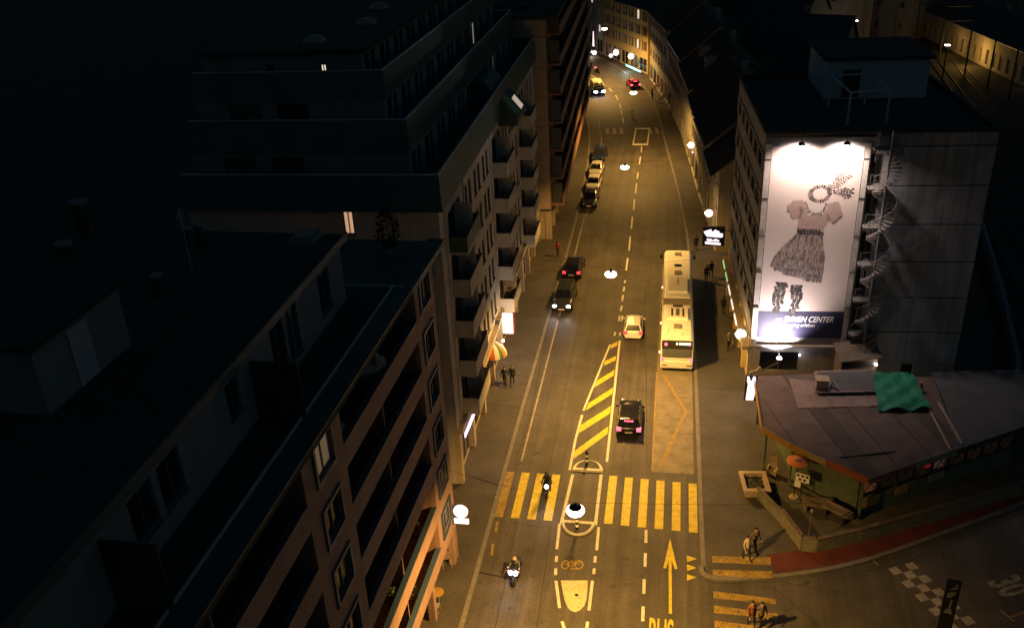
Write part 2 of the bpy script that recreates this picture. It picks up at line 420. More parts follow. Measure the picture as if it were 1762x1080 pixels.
def strip(pl, w, z, h=0.0):
    # ribbon centred on a polyline (h > 0: a low kerb block from z to z+h)
    a = offs(pl, w / 2); b = offs(pl, -w / 2); mb = MB(); n = len(pl)
    mb.add([(p[0], p[1], z + h) for p in a] + [(p[0], p[1], z + h) for p in b], [(i, i + 1, n + i + 1, n + i) for i in range(n - 1)])
    if h > 0:
        mb.add([(p[0], p[1], z + h) for p in a] + [(p[0], p[1], z - .02) for p in a], [(i, i + 1, n + i + 1, n + i) for i in range(n - 1)])
        mb.add([(p[0], p[1], z + h) for p in b] + [(p[0], p[1], z - .02) for p in b], [(i, i + 1, n + i + 1, n + i) for i in range(n - 1)])
        for s_ in (0, -1):
            mb.face([(*a[s_], z - .02), (*b[s_], z - .02), (*b[s_], z + h), (*a[s_], z + h)])
    return mb
LKs, RKs, SKs = smooth_pl(LK), smooth_pl(RK), smooth_pl(SK, 4)
# pavements are slabs 12 cm high behind granite kerbs
MB().prism(offs(LKs, .26) + [(-60, 192), (-60, 12)], -.1, .118).build('pavement_left', M_pave, kind='structure')
MB().prism(offs(SKs, .26)[::-1][:-1] + offs(RKs, -.26) + [(40, 215), (62, 140), (62, 80)], -.1, .118).build('pavement_right', M_pave, kind='structure')
strip(offs(LKs, .13), .26, 0, .125).build('kerb_left', M_kerb, kind='structure')
strip(offs(RKs, -.13), .26, 0, .125).build('kerb_right', M_kerb, kind='structure')
strip([RK[0], (2.36, 41.1)] + offs(SKs, .13), .26, 0, .122).build('kerb_side_street', M_kerb, kind='structure')
# pavement joints
pj = MB()
for (a, b) in [((788, 812), (860, 838)), ((806, 690), (900, 705)), ((862, 640), (915, 652)), ((893, 1000), (820, 985)), ((1206, 668), (1285, 676))]:
    pa, pb = G(*a), G(*b)
    for v in strip([(pa.x, pa.y), (pb.x, pb.y)], .05, .122).v: pass
    s_ = strip([(pa.x, pa.y), (pb.x, pb.y)], .05, .1225); pj.add(s_.v, s_.f)
pj.build('pavement_joints', mat('joint_tar', (.02, .02, .02), .9), kind='structure')
# repaired asphalt patches and tar seams in the carriageway
def gpoly(pts, z=.0): return [tuple(G(*p)[:2]) + (z,) for p in pts]
for nm, pts in [('road_patch', [(905, 700), (990, 700), (940, 905), (868, 900)]), ('road_patch', [(700, 1120), (760, 1000), (850, 1000), (960, 985), (930, 1120)]),
                ('road_patch', [(1072, 600), (1130, 600), (1122, 830), (1050, 830)])]:
    MB().face(gpoly(pts, .0025)).build(nm, M_road2, road)
sm = MB()
for pl in [[(948, 903), (918, 1120)], [(945, 560), (915, 700), (880, 830)], [(1105, 240), (1110, 450), (1112, 800)], [(1000, 400), (985, 560)], [(1330, 1010), (1440, 1100)], [(1345, 1000), (1500, 1030)], [(890, 905), (850, 1090)]]:
    q = [tuple(G(*p)[:2]) for p in pl]
    q2 = [q[0]]
    for a, b in zip(q[:-1], q[1:]):
        for k in range(1, 9):
            t = k / 8; q2.append((a[0] + (b[0] - a[0]) * t + random.uniform(-.05, .05), a[1] + (b[1] - a[1]) * t))
    s_ = strip(q2, .045, .0045); sm.add(s_.v, s_.f)
sm.build('tar_seam', mat('tar', (.02, .019, .018), .6), road)
# ------------------------------------------------------------------ markings (each a part of the road)
ZM = .007
def mark(name, pts, w, m, z=ZM, parent=road):
    q = [tuple(G(*p)[:2]) for p in pts]
    return strip(q, w, z).build(name, m, parent)
def mpoly(name, pts, m, z=ZM, parent=road):
    return MB().face([(p[0], p[1], z) for p in [G(*q) for q in pts]]).build(name, m, parent)
# zebra crossing in front of the island
for k in range(4):
    x = -10.15 + 1.04 * k
    MB().face([(x - .27, 44.75, ZM), (x + .27, 44.75, ZM), (x + .27 - .04, 49.5, ZM), (x - .27 - .04, 49.5, ZM)]).build('zebra_stripe', M_yellow if k else M_yfaint, road)
for k in range(6):
    x = -3.28 + 1.035 * k
    MB().face([(x - .26, 44.85 - .05 * k, ZM), (x + .26, 44.85 - .05 * k, ZM), (x + .26, 49.75 - .06 * k, ZM), (x - .26, 49.75 - .06 * k, ZM)]).build('zebra_stripe', M_yellow if k < 3 else M_yellow, road)
# side street crossing: two stripes on the raised path, the rest on the road
for k, (ya, yb) in enumerate([(42.5, 41.95), (41.35, 40.85)]):
    MB().face([(2.95, yb, .1265), (6.25, yb + .15, .1265), (6.28, ya + .25, .1265), (2.95, ya, .1265)]).build('zebra_stripe', M_yfaint, road)
for k, (ya, yb) in enumerate([(39.75, 39.2), (38.65, 38.1), (37.55, 36.95), (36.4, 35.85)]):
    MB().face([(2.95, yb, ZM), (6.3, yb - .05, ZM), (6.3, ya - .2, ZM), (2.95, ya, ZM)]).build('zebra_stripe', M_yfaint, road)
# left parking line, worn
mark('parking_line', [(897, 794), (960, 551)], .13, M_wfaint)
mark('parking_line', [(962, 545), (1006, 372)], .12, M_wfaint)
mark('parking_line', [(1008, 372), (1034, 300)], .11, M_wfaint)
for a, b in [((856, 897), (853, 915)), ((848, 935), (846, 955))]: mark('kerb_dash', [a, b], .16, M_yfaint)
# tapering hatched area and its border lines
z3 = zz(840, 540, .27778)
mark('border_line', [z3(505, 965), z3(540, 780), z3(582, 625)], .17, M_white)
mark('border_line', [z3(590, 598), z3(755, 190)], .15, M_white)
mark('border_line', [z3(735, 915), z3(815, 165)], .17, M_white)
for s_ in [[(530, 895), (740, 742), (745, 695), (532, 850)], [(558, 740), (755, 615), (760, 570), (567, 692)], [(603, 598), (768, 495), (774, 455), (622, 553)],
           [(655, 457), (778, 380), (783, 345), (672, 415)], [(715, 320), (788, 288), (793, 260), (725, 290)], [(757, 215), (798, 196), (802, 170), (762, 190)]]:
    mpoly('hatch_stripe', [z3(*p) for p in s_], M_yellow, ZM + .001)
for a, b in [((782, 135), (788, 112)), ((815, 135), (818, 115)), ((808, 45), (815, 12)), ((825, 45), (832, 10))]: mark('lane_dash', [z3(*a), z3(*b)], .14, M_white)
# dashes of the centre line up the street
z2 = zz(900, 230, .3056)
for a, b in [((550, 998), (557, 968)), ((558, 942), (563, 908)), ((566, 888), (570, 862)), ((572, 840), (575, 825)), ((580, 770), (590, 700)), ((597, 658), (604, 578)), ((610, 535), (616, 468)),
             ((622, 432), (628, 370)), ((633, 338), (640, 280)), ((643, 255), (648, 220)), ((655, 172), (661, 130)), ((666, 105), (668, 70)), ((668, 50), (669, 20))]:
    mark('lane_dash', [z2(*a), z2(*b)], .17, M_white)
z1 = zz(860, 0, .2592)
for a, b in [((938, 960), (944, 905)), ((822, 822), (815, 780)), ((812, 765), (806, 735)), ((803, 722), (795, 688)), ((785, 665), (768, 632)), ((748, 610), (722, 585)), ((700, 568), (665, 540)), ((655, 530), (605, 498))]:
    mark('lane_dash', [z1(*a), z1(*b)], .2, M_white)
# edge line of the right-hand parking lane
mark('edge_line', [z1(1085, 890), z1(1110, 1010)], .12, M_wfaint)
mark('edge_line', [z1(1010, 700), z1(1050, 770), z1(1085, 890)], .10, M_wfaint)
mark('edge_line', [z2(800, 60), z2(870, 260), z2(905, 430), z2(935, 640)], .10, M_wfaint)
mark('edge_line', [z1(672, 910), z1(675, 960)], .14, M_wfaint)
mark('edge_line', [z1(655, 790), z1(668, 900)], .10, M_wfaint)
# far crossing and its small island
for x0 in (715, 762, 808): mpoly('zebra_stripe', [z1(x0 - 12, 890), z1(x0 + 12, 892), z1(x0 + 8, 852), z1(x0 - 12, 850)], M_wfaint)
for i, x0 in enumerate((950, 992, 1038, 1085)): mpoly('zebra_stripe', [z1(x0 + 2, 888), z1(x0 + 22, 888), z1(x0 + 8, 848), z1(x0 - 12, 846)], M_wfaint)
# crossing island lines
mark('island_line', [(985.5, 816), (965.5, 901)], .2, M_white)
mark('island_line', [(1034.5, 816), (1024.5, 903)], .2, M_white)
z4 = zz(760, 780, .28377)
for a, b in [((715, 425), (698, 578)), ((697, 620), (694, 655)), ((692, 695), (690, 735)), ((693, 770), (715, 935)), ((952, 445), (940, 585)), ((932, 620), (928, 660)), ((925, 695), (922, 730)), ((914, 770), (893, 950)),
             ((730, 1015), (752, 1085)), ((885, 1018), (876, 1085))]:
    mark('island_dash', [z4(*a), z4(*b)], .17, M_white)
for a, b in [((1240, 462), (1238, 540)), ((1235, 602), (1233, 685)), ((1228, 760), (1226, 848)), ((1222, 925), (1219, 1015)), ((1215, 1080), (1211, 1180))]: mark('lane_dash', [z4(*a), z4(*b)], .17, M_white)
mpoly('painted_island', [z4(*p) for p in [(722, 768), (886, 768), (884, 820), (878, 880), (866, 920), (842, 946), (812, 960), (785, 952), (764, 932), (746, 888), (735, 840)]], M_isl)
# straight-ahead arrow, yield teeth, BUS lettering, bicycle symbol
mark('arrow_shaft', [z4(1387, 970), z4(1385, 620)], .17, M_yellow)
mpoly('arrow_head', [z4(*p) for p in [(1385, 515), (1430, 700), (1412, 698), (1385, 612), (1362, 694), (1343, 695)]], M_yellow, ZM + .001)
for y0 in (637, 692, 750): mpoly('yield_tooth', [z4(1487, y0 - 21), z4(1548, y0), z4(1487, y0 + 19)], M_yellow)
p0 = G(1128, 1118)
text('bus_lettering', 'BUS', 1.0, M_yellow, road, (-.55, G(1150, 1064).y - 2.12, ZM), (0, 0, R(-.5)), 0.001, .78, 3.0, off=.015)
z5 = zz(920, 760, .2963)
for c in ((178, 712), (258, 712)):
    pc = G(*z5(*c)); ring = MB(); n = 20
    for k in range(n):
        a, b = 2 * PI * k / n, 2 * PI * (k + 1) / n
        f = lambda r, an: (pc.x + r * .8 * math.cos(an), pc.y + r * 1.25 * math.sin(an), ZM)
        ring.face([f(.32, a), f(.32, b), f(.22, b), f(.22, a)])
    ring.build('bicycle_symbol_wheel', M_yfaint, road)
for pl in [[(178, 712), (215, 690), (240, 692), (258, 712)], [(178, 712), (225, 725), (240, 692)], [(215, 690), (225, 725)], [(250, 690), (275, 700)], [(205, 735), (262, 738)], [(160, 706), (182, 704)]]:
    mark('bicycle_symbol_bar', [z5(*p) for p in pl], .09, M_yfaint, ZM + .001)
# bus bay: concrete slabs with a zigzag line
ys = [50.45, 55.2, 60.0, 65.0, 70.0, 75.0, 80.0, 85.0]
for a, b in zip(ys[:-1], ys[1:]):
    f = lambda y: -.82 + (y - 50.45) * .0015
    MB().prism([(f(a), a + .02), (1.98, a + .02), (1.96, b - .02), (f(b), b - .02)], -.02, .006).build('concrete_slab', M_conc, road)
mark('bus_bay_zigzag', [(1142, 645), (1156, 668), (1181, 708)], .2, M_yfaint, .012)
mark('bus_bay_zigzag', [(1181, 706), (1165, 740), (1135, 806)], .2, M_yfaint, .013)
mark('bus_bay_edge', [(1122, 806), (1130, 640)], .10, M_yfaint, .012)
# side street: checkered strip, 30, parking corner
a0 = G(1528, 978); u = (G(1612, 1062) - a0); Lc = u.length; u.normalize(); w_ = Vector((u.y, -u.x, 0)) * -1
for i in range(9):
    for j in range(3):
        if (i + j) % 2 == 0:
            p = a0 + u * (i * .55) + w_ * (j * .55)
            MB().face([tuple(Vector((q.x, q.y, ZM))) for q in (p, p + u * .55, p + u * .55 + w_ * .55, p + w_ * .55)]).build('checker_square', mat('dim_white_paint', (.30, .28, .26), .75, nscale=2, nvar=.3), road)
text('speed_figure', '30', 1.0, M_wfaint, road, tuple(Vector((*G(1698, 1000)[:2], ZM))), (0, 0, R(-63)), .001, 1.35, 2.7, off=.03)
mark('parking_corner', [(1722, 1050), (1745, 1068)], .1, M_wfaint)
mark('parking_corner', [(1738, 1062), (1790, 1040)], .1, M_yfaint)
mark('gutter_line', [(1420, 1000), (1560, 965), (1660, 925), (1790, 868)], .08, mat('gutter_stone', (.05, .048, .04), .8))
mark('edge_line', [(1500, 962), (1512, 972)], .08, M_yfaint)
# red cycle path along the side-street kerb
pp = offs(SKs, .32); qq = offs(SKs, 1.9)
i0 = next(i for i, p in enumerate(pp) if p[0] > 6.35)
MB().face([(p[0], p[1], .1235) for p in pp[i0:]] + [(p[0], p[1], .1235) for p in qq[i0:][::-1]]).build('cycle_path', M_red, kind='structure')
# manhole covers
for c in [(938, 748), (1205, 620)]:
    p = G(*c); MB().lathe([(.32, 0), (.32, .008)], (p.x, p.y, .0), 20).build('manhole_cover', mat('cast_iron', (.10, .09, .08), .6, metal=.5), road)

p = G(992, 1023); MB().lathe([(.11, 0), (.11, .004)], (p.x, p.y, .008), 14).build('gully_cap', M_black, road)
# raised half-round noses of the crossing island (white kerb stones)
def nose(parent, cx, cy, r, sgn, wall=.22, h=.16, flat=True):
    n = 14; mb = MB()
    out = [(cx + r * math.cos(PI * k / n), cy + sgn * r * 1.15 * math.sin(PI * k / n)) for k in range(n + 1)]
    inn = [(cx + (r - wall) * math.cos(PI * k / n), cy + sgn * ((r - wall) * 1.15 * math.sin(PI * k / n)) + sgn * wall) for k in range(n + 1)]
    for k in range(n): mb.prism([out[k], out[k + 1], inn[k + 1], inn[k]], 0, h)
    mb.prism([out[0], inn[0], inn[n], out[n]], 0, h)
    mb.build('kerb_nose', M_white, parent)
    MB().prism(inn, 0, h - .03).build('nose_fill', M_road2, parent)
isl = thing('traffic_island', 'low traffic island with white half-round kerb noses across the near zebra crossing', 'traffic island', (-5.05, 47.2, 0))
nose(isl, -.03 - .02, 44.75 - 47.2, 1.06, -1)
nose(isl, .02, 50.0 - 47.2, 1.02, 1)
fi = thing('traffic_island', 'small pale kerbed refuge island at the far zebra crossing', 'traffic island', (-4.78, 131.4, 0))
for sx in (-1, 1): MB().box(sx * 1.0 - .1, sx * 1.0 + .1, -4, 4, 0, .16).build('kerb_side', M_white, fi)
for sy in (-1, 1): MB().box(-1.1, 1.1, sy * 4.1 - .14, sy * 4.1 + .14, 0, .16).build('kerb_end', M_white, fi)
MB().box(-.895, .895, -3.95, 3.95, 0, .09).build('island_fill', M_road2, fi)
def bollard(name, label, x, y, sign=False, h=.95):
    t = thing(name, label, 'bollard', (x, y, .13))
    for k in range(5):
        MB().lathe([(.10, k * h / 5), (.10, (k + 1) * h / 5 - .004)], n=14).build('band', M_whitep if k % 2 else M_black, t, smooth=False)
    MB().sph((0, 0, h), .10).build('cap', M_black, t, smooth=True)
    if sign:
        MB().tube([(0, 0, h), (0, 0, h + .25)], .03).build('post', M_steel, t)
        s_ = MB().lathe([(.30, -.012), (.30, .012)], (0, .0, h + .52), 24, ax='y').build('sign_disc', mat('sign_back', (.55, .5, .48), .5, metal=.2), t)
        MB().lathe([(.25, -.004), (.25, .004)], (0, -.02, h + .52), 24, ax='y').build('sign_face', M_whitep, s_)
    return t
p = G(1010, 800); bollard('bollard', 'black and white banded bollard on the far nose of the island', p.x, p.y)
p = G(993, 912); bollard('bollard', 'banded bollard carrying a round sign disc on the near nose of the island', p.x, p.y, True)
p = G(1087, 205); bollard('bollard', 'small dark post at the back of the far refuge island', p.x, p.y + 1)
# ================================================================== BUILDINGS
def L2(rot, x, y): return (x * math.cos(rot) - y * math.sin(rot), x * math.sin(rot) + y * math.cos(rot))
def fac(parent, ox, oy, rot, L, z0, z1, ops, m, wins=None, depth=.18, name='wall', fm=None, gm=None, x0=0.0, **kw):
    """a facade in the parent's frame: wall with openings, a window (frame + pane) in each listed opening"""
    w = wall_open(L, z0, z1, ops, depth, x0).build(name, m, parent, (ox, oy, 0), rot)
    for i, o in enumerate(ops if wins is None else wins):
        g = o[4] if len(o) > 4 else gm
        dx, dy = L2(rot, o[0] + .004, .0)
        window(parent, ox + dx, oy + dy, o[2] + .004, o[1] - o[0] - .008, o[3] - o[2] - .008, rot, fm, g, **kw)
    return w

# ---- A: salmon apartment house with long loggias (left, nearest)
A = thing('apartment_building', 'salmon apartment house with long recessed loggias and blue window frames, nearest on the left', 'building', (-12.15, 8.0, 0), R(89.4))
AL = 32.7; FH = 2.78
ptop = [3.6 + FH * k for k in range(6)]
pbot = [z - 1.05 for z in ptop]
cols = [(3.0, 15.4), (19.1, 29.4)]
ops = []; wl = []
for k in range(6):
    zt = pbot[k + 1] if k < 5 else 19.75
    for (a, b) in cols: ops.append((a, b, ptop[k], zt))
    for xc in (1.3, 17.25, 31.0):
        o = (xc - .78, xc + .78, ptop[k] + .15, ptop[k] + 1.6); ops.append(o)
        lit = (k, round(xc)) in ((5, 17),)
        wl.append(o + ((M_litdim,) if lit else ()))
fac(A, 0, 0, 0, AL, 2.55, 19.95, ops, M_salmon, wl, depth=.22, fm=M_bluefr, nx=2)
# projecting blue surrounds of the windows
for o in wl:
    mb = MB(); a, b, c, d = o[:4]; t = .16
    mb.box(a - t, b + t, -.09, .0, d, d + t); mb.box(a - t, b + t, -.09, .0, c - t, c); mb.box(a - t, a, -.09, .0, c, d); mb.box(b, b + t, -.09, .0, c, d)
    mb.build('window_surround', M_bluefr, A)
for k in range(6):
    zt = pbot[k + 1] if k < 5 else 19.75
    for (a, b) in cols:
        # loggia box: floor, back wall, ends
        mb = MB(); mb.face([(a, .22, ptop[k] - 1.0), (b, .22, ptop[k] - 1.0), (b, 1.9, ptop[k] - 1.0), (a, 1.9, ptop[k] - 1.0)])
        mb.face([(a, .22, zt), (b, .22, zt), (b, 1.9, zt), (a, 1.9, zt)])
        for x in (a, b): mb.face([(x, .22, ptop[k] - 1.0), (x, 1.9, ptop[k] - 1.0), (x, 1.9, zt), (x, .22, zt)])
        mb.face([(a, .22, ptop[k] - 1.0), (b, .22, ptop[k] - 1.0), (b, .22, ptop[k]), (a, .22, ptop[k])])
        mb.face([(a, 1.9, ptop[k] - 1.0), (b, 1.9, ptop[k] - 1.0), (b, 1.9, zt), (a, 1.9, zt)])
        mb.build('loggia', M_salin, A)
        MB().box(a - .02, b + .02, -.03, .25, ptop[k] + .002, ptop[k] + .06).build('rail_cap', M_bluefr, A)
        n = int((b - a) / 2.6)
        for i in range(n):
            xx = a + .5 + i * (b - a - .6) / n
            window(A, xx, 1.72, ptop[k] - .95, 1.5, 1.0 + (zt - ptop[k]) - .25, 0, M_framed, M_glass, nx=2, sill=False)
        # partitions between flats
        if b - a > 6:
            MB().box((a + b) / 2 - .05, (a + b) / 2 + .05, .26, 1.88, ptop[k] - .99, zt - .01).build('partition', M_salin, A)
# recessed ground floor behind pillars
gops = [(1 + 4.2 * i, 4.4 + 4.2 * i, .35, 2.35) for i in range(7)]
fac(A, 0, 1.5, 0, AL, 0, 2.55, gops, M_shop, fm=M_framed, sill=False, nx=3)
for i in range(8): MB().box(.2 + 4.55 * i, .6 + 4.55 * i, .06, .42, 0, 2.549).build('pillar', M_salmon, A)
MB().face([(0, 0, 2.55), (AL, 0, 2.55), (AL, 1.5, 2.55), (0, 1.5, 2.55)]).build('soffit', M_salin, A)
# end wall towards the lane, back, roof
fac(A, AL, 0, R(90), 13, 0, 19.95, [(3, 4.4, 4.6 + FH * k, 6.0 + FH * k) for k in range(5)], M_salmon, fm=M_bluefr)
MB().face([(0, 0, 0), (0, 13, 0), (0, 13, 19.9), (0, 0, 19.9)]).face([(0, 13, 0), (AL, 13, 0), (AL, 13, 19.9), (0, 13, 19.9)]).build('back_wall', M_salmon, A)
MB().box(-.3, AL - 5.4, -.66, 13, 19.96, 20.22).build('roof_slab', M_roofd, A)
MB().box(AL - 5.39, AL + .3, -.66, 13, 19.96, 20.16).build('roof_slab', M_teal, A)
MB().box(-.3, AL - 5.4, .20, .25, 20.225, 20.40).build('roof_upstand', M_zinc, A)
MB().box(-.3, AL + .3, -.70, .19, 20.223, 20.29).build('eave_sheet', M_teal, A)
MB().box(AL - 5.45, AL - 5.36, -.3, 3.4, 20.225, 20.33).build('gutter', M_zinc, A)
# setback penthouse: wall 1.9 m behind the facade
PW = 26.0
pops = [(9.0, 10.2, 21.0, 22.5), (10.5, 11.7, 21.0, 22.5), (14.8, 15.7, 21.2, 22.5), (18.4, 19.6, 20.6, 22.6), (19.8, 20.9, 20.6, 22.6), (23.2, 24.4, 20.8, 22.5)]
fac(A, 0, 1.55, R(.9), PW, 20.22, 22.95, pops, M_pent, fm=M_bluefr)
MB().face([(PW, 1.95, 20.22), (PW, 12.6, 20.22), (PW, 12.6, 22.95), (PW, 1.95, 22.95)]).face([(0, 12.6, 20.22), (PW, 12.6, 20.22), (PW, 12.6, 22.95), (0, 12.6, 22.95)]).build('penthouse_end_wall', M_pent, A)
MB().prism([(-.3, 1.3), (PW + .25, 1.72), (PW + .25, 12.9), (-.3, 12.9)], 22.96, 23.16).build('penthouse_roof', M_gravel, A)
MB().prism([(-.3, 1.22), (PW + .3, 1.64), (PW + .3, 1.72), (-.3, 1.30)], 22.93, 23.26).build('roof_edge', M_teal, A)
for x in (7.6, 16.6):
    MB().box(x, x + .12, .1, 1.9, 20.23, 22.4).build('terrace_shade_screen', M_roofd, A)  # dark screens stand in for the shade lying on the terrace
# stair-head hut on the penthouse roof with a pale door, vents and chimneys
def toA(px, py, z):
    w = G(px, py, z); r = R(89.4); dx, dy = w.x + 12.15, w.y - 8.0
    return (dx * math.cos(r) + dy * math.sin(r), -dx * math.sin(r) + dy * math.cos(r))
h0 = toA(84, 714, 23.16); h1 = toA(229, 592, 23.16)
hx0, hx1, hy = h0[0], h1[0], (h0[1] + h1[1]) / 2
hut = MB().box(hx0, hx1, hy, hy + 4.0, 23.165, 25.3).build('roof_hut', M_pent, A)
MB().box(hx0 - .2, hx1 + .2, hy - .2, hy + 4.2, 25.305, 25.5).build('hut_roof', M_roofd, hut)
MB().box(hx0 + 1.55, hx0 + 2.5, hy - .04, hy - .003, 23.2, 25.1).build('hut_door', mat('pale_door', (.32, .32, .40), .6), hut)
for i, (px, py, r, h) in enumerate([(328, 430, .16, .9), (347, 424, .16, .9), (276, 508, .18, .75), (150, 405, .35, 1.5), (115, 440, .3, .5)]):
    x, y = toA(px, py, 23.16)
    v = MB().lathe([(r, 23.17), (r, 23.17 + h)], (x, y, 0), 12).build('vent_pipe', M_slate, A)
    MB().lathe([(r * 1.25, 23.17 + h + .002), (r * 1.25, 23.17 + h + .08)], (x, y, 0), 12).build('vent_cap', M_pent, v)
# roof clutter: felt seams, skylight, aerials, cable run
for y in (4.2, 6.8, 9.4): MB().box(-.2, PW + .1, y, y + .06, 23.165, 23.19).build('felt_seam', M_slate, A)
for x in (4.0, 9.5, 15.0, 20.5): MB().box(x, x + .05, 1.9, 12.6, 23.165, 23.18).build('felt_seam', M_slate, A)
x, y = toA(528, 411, 23.2); sk_ = MB().box(x - .6, x + .6, y - .5, y + .5, 23.165, 23.42).build('skylight', M_pent, A); MB().box(x - .5, x + .5, y - .4, y + .4, 23.422, 23.46).build('skylight_glass', M_glass, sk_)
for (x, y, h) in ((22.0, 6.5, 2.6), (6.5, 9.0, 2.2)):
    an = MB().tube([(x, y, 23.17), (x, y, 23.17 + h)], .02, 5).build('aerial', M_zinc, A)
    for k in range(5): MB().tube([(x - .35 + .04 * k, y, 23.0 + h - .12 * k), (x + .35 - .04 * k, y, 23.0 + h - .12 * k)], .008, 4).build('aerial_rod', M_zinc, an)
MB().tube([(12, 2.2, 23.19), (14, 4.5, 23.19), (20, 5.0, 23.19), (25.5, 7.5, 23.19)], .025, 5).build('roof_cable', M_black, A)
# ---- B: cream building with balconies and stepped terrace storeys
B = thing('apartment_building', 'cream apartment block with box balconies and stepped dark mansard terraces on top', 'building', (-13.15, 47.7, 0), R(91.2))
BL = 43.0; BD = 15.3; fl = [4.55 + 2.84 * k for k in range(6)]
bal = [(1.9, 6.1), (17.7, 21.7), (31.5, 35.5)]
ops = []; wl = []
for k in range(5):
    z = fl[k]
    for i, (a, b) in enumerate(bal):
        o = (a + .3, a + 2.2, z + .1, z + 2.35); ops.append(o); wl.append(o)
        o = (a + 2.7, a + 3.8, z + .1, z + 2.35); ops.append(o); wl.append(o)
    for xc in (7.6, 9.0, 10.9, 12.3, 14.2, 15.6, 23.3, 24.7, 26.6, 28.0, 29.9, 37.2, 38.6, 40.4):
        o = (xc - .42, xc + .42, z + .55, z + 2.3); ops.append(o); wl.append(o)
fac(B, 0, 0, 0, BL, 4.35, 19.3, ops, M_cream, wl, depth=.2, fm=M_framed)
# thin pilasters between the bays
for x in (1.2, 6.8, 16.9, 22.4, 30.8, 36.3): MB().box(x - .11, x + .11, -.10, -.002, 4.36, 19.28).build('pilaster', M_creamd, B)
# ground floor: shop fronts between stone piers
gx = [0.25 + 4.25 * i for i in range(10)]
gops = [(x + .55, x + 3.75, .25, 3.55) for x in gx]
fac(B, 0, .25, 0, BL, 0, 4.35, gops, M_shop, fm=M_framed, nx=3, sill=False)
MB().box(-.02, BL + .02, -.35, .26, 4.05, 4.345).build('shop_canopy', M_shop, B)
for i in range(11): MB().box(4.25 * i - .02, .5 + 4.25 * i, -.12, .24, 0, 4.045).build('pier', M_shop, B)
balp = []
for k in range(5):
    for i, (a, b) in enumerate(bal):
        z = fl[k] + (.0 if i == 0 else -.35)
        bb = MB()
        bb.box(a, b, -1.15, -.004, z - .16, z - .002)
        o = bb.build('balcony', M_creamd, B)
        q = MB(); q.box(a, b, -1.15, -1.09, z, z + 1.02); q.box(a, a + .06, -1.088, -.01, z, z + 1.02); q.box(b - .06, b, -1.088, -.01, z, z + 1.02)
        q.build('balcony_parapet', M_creamd if not (k == 4 and i == 0) else M_teal, o)
        MB().box(a - .03, b + .03, -1.17, -1.06, z + 1.022, z + 1.07).build('handrail', M_framed, o)
        MB().box((a + b) / 2 + .2, (a + b) / 2 + .24, -1.08, -.01, z + .003, z + 2.4).build('screen', M_creamd, o)
# end wall facing the camera (local x = 0 plane): plain, two small lit windows
eops = [(BD - 5.75, BD - 5.1, 17.75, 19.25), (BD - 5.72, BD - 5.05, 16.35, 17.35)]
fac(B, 0, BD, R(-90), BD, 0, 19.3, eops, M_cream, [eops[0] + (M_lit,), eops[1] + (M_lit,)], fm=M_framed)
fac(B, BL, 0, R(90), BD, 0, 19.3, [(3, 4, 6 + 3 * k, 7.6 + 3 * k) for k in range(4)], M_cream, fm=M_framed)
MB().face([(0, BD, 0), (BL, BD, 0), (BL, BD, 19.3), (0, BD, 19.3)]).build('back_wall', M_cream, B)
MB().box(-.35, -.003, .4, 2.2, 15.2, 15.35).build('service_ledge', M_creamd, B)
MB().face([(-.05, .55, 0), (-.05, .6, 0), (-.05, .6, 19.3), (-.05, .55, 19.3)]).build('downpipe', M_zinc, B)
# stepped storeys: a sloped dark sheet-metal skirt, then a glazed wall set back behind its terrace
def mans(y0, y1, x0, x1, z0, z1, sl, zw, lev):
    # skirt around the near end and street side: bottom at (x0,y0,z0), top leaning in by sl
    mb = MB()
    A0 = [(x0, y1, z0), (x0, y0, z0), (x1, y0, z0), (x1, y1, z0)]
    A1 = [(x0 + sl, y1, z1), (x0 + sl, y0 + sl * .35, z1), (x1 - sl * .3, y0 + sl * .35, z1), (x1 - sl * .3, y1, z1)]
    A2 = [(p[0] + (.14 if i < 2 else -.14), p[1] + (.14 if i in (1, 2) else 0), z1) for i, p in enumerate(A1)]
    A3 = [(p[0], p[1], z0 + .3) for p in A2]
    mb.add(A0 + A1 + A2 + A3, [(i, i + 1, 5 + i, 4 + i) for i in range(3)] + [(4 + i, 5 + i, 9 + i, 8 + i) for i in range(3)] + [(8 + i, 9 + i, 13 + i, 12 + i) for i in range(3)])
    mb.face([A0[1], A0[2], A0[3], A0[0]]); mb.face([(p[0], p[1], z0 + .3) for p in A2])
    o = mb.build('mansard_skirt', M_teal, B)
    e = MB(); e.add([(p[0], p[1], z1 + .003) for p in A1] + [(p[0], p[1], z1 + .003) for p in A2] + [(p[0], p[1], z1 + .05) for p in A1] + [(p[0], p[1], z1 + .05) for p in A2],
                    [f for i in range(3) for f in ((i, i + 1, 9 + i, 8 + i), (8 + i, 9 + i, 13 + i, 12 + i), (4 + i, 5 + i, 13 + i, 12 + i))])
    e.build('coping', M_zinc, o)
    return o
mans(-.35, BD, -.45, BL, 19.32, 21.35, .5, 0, 0)
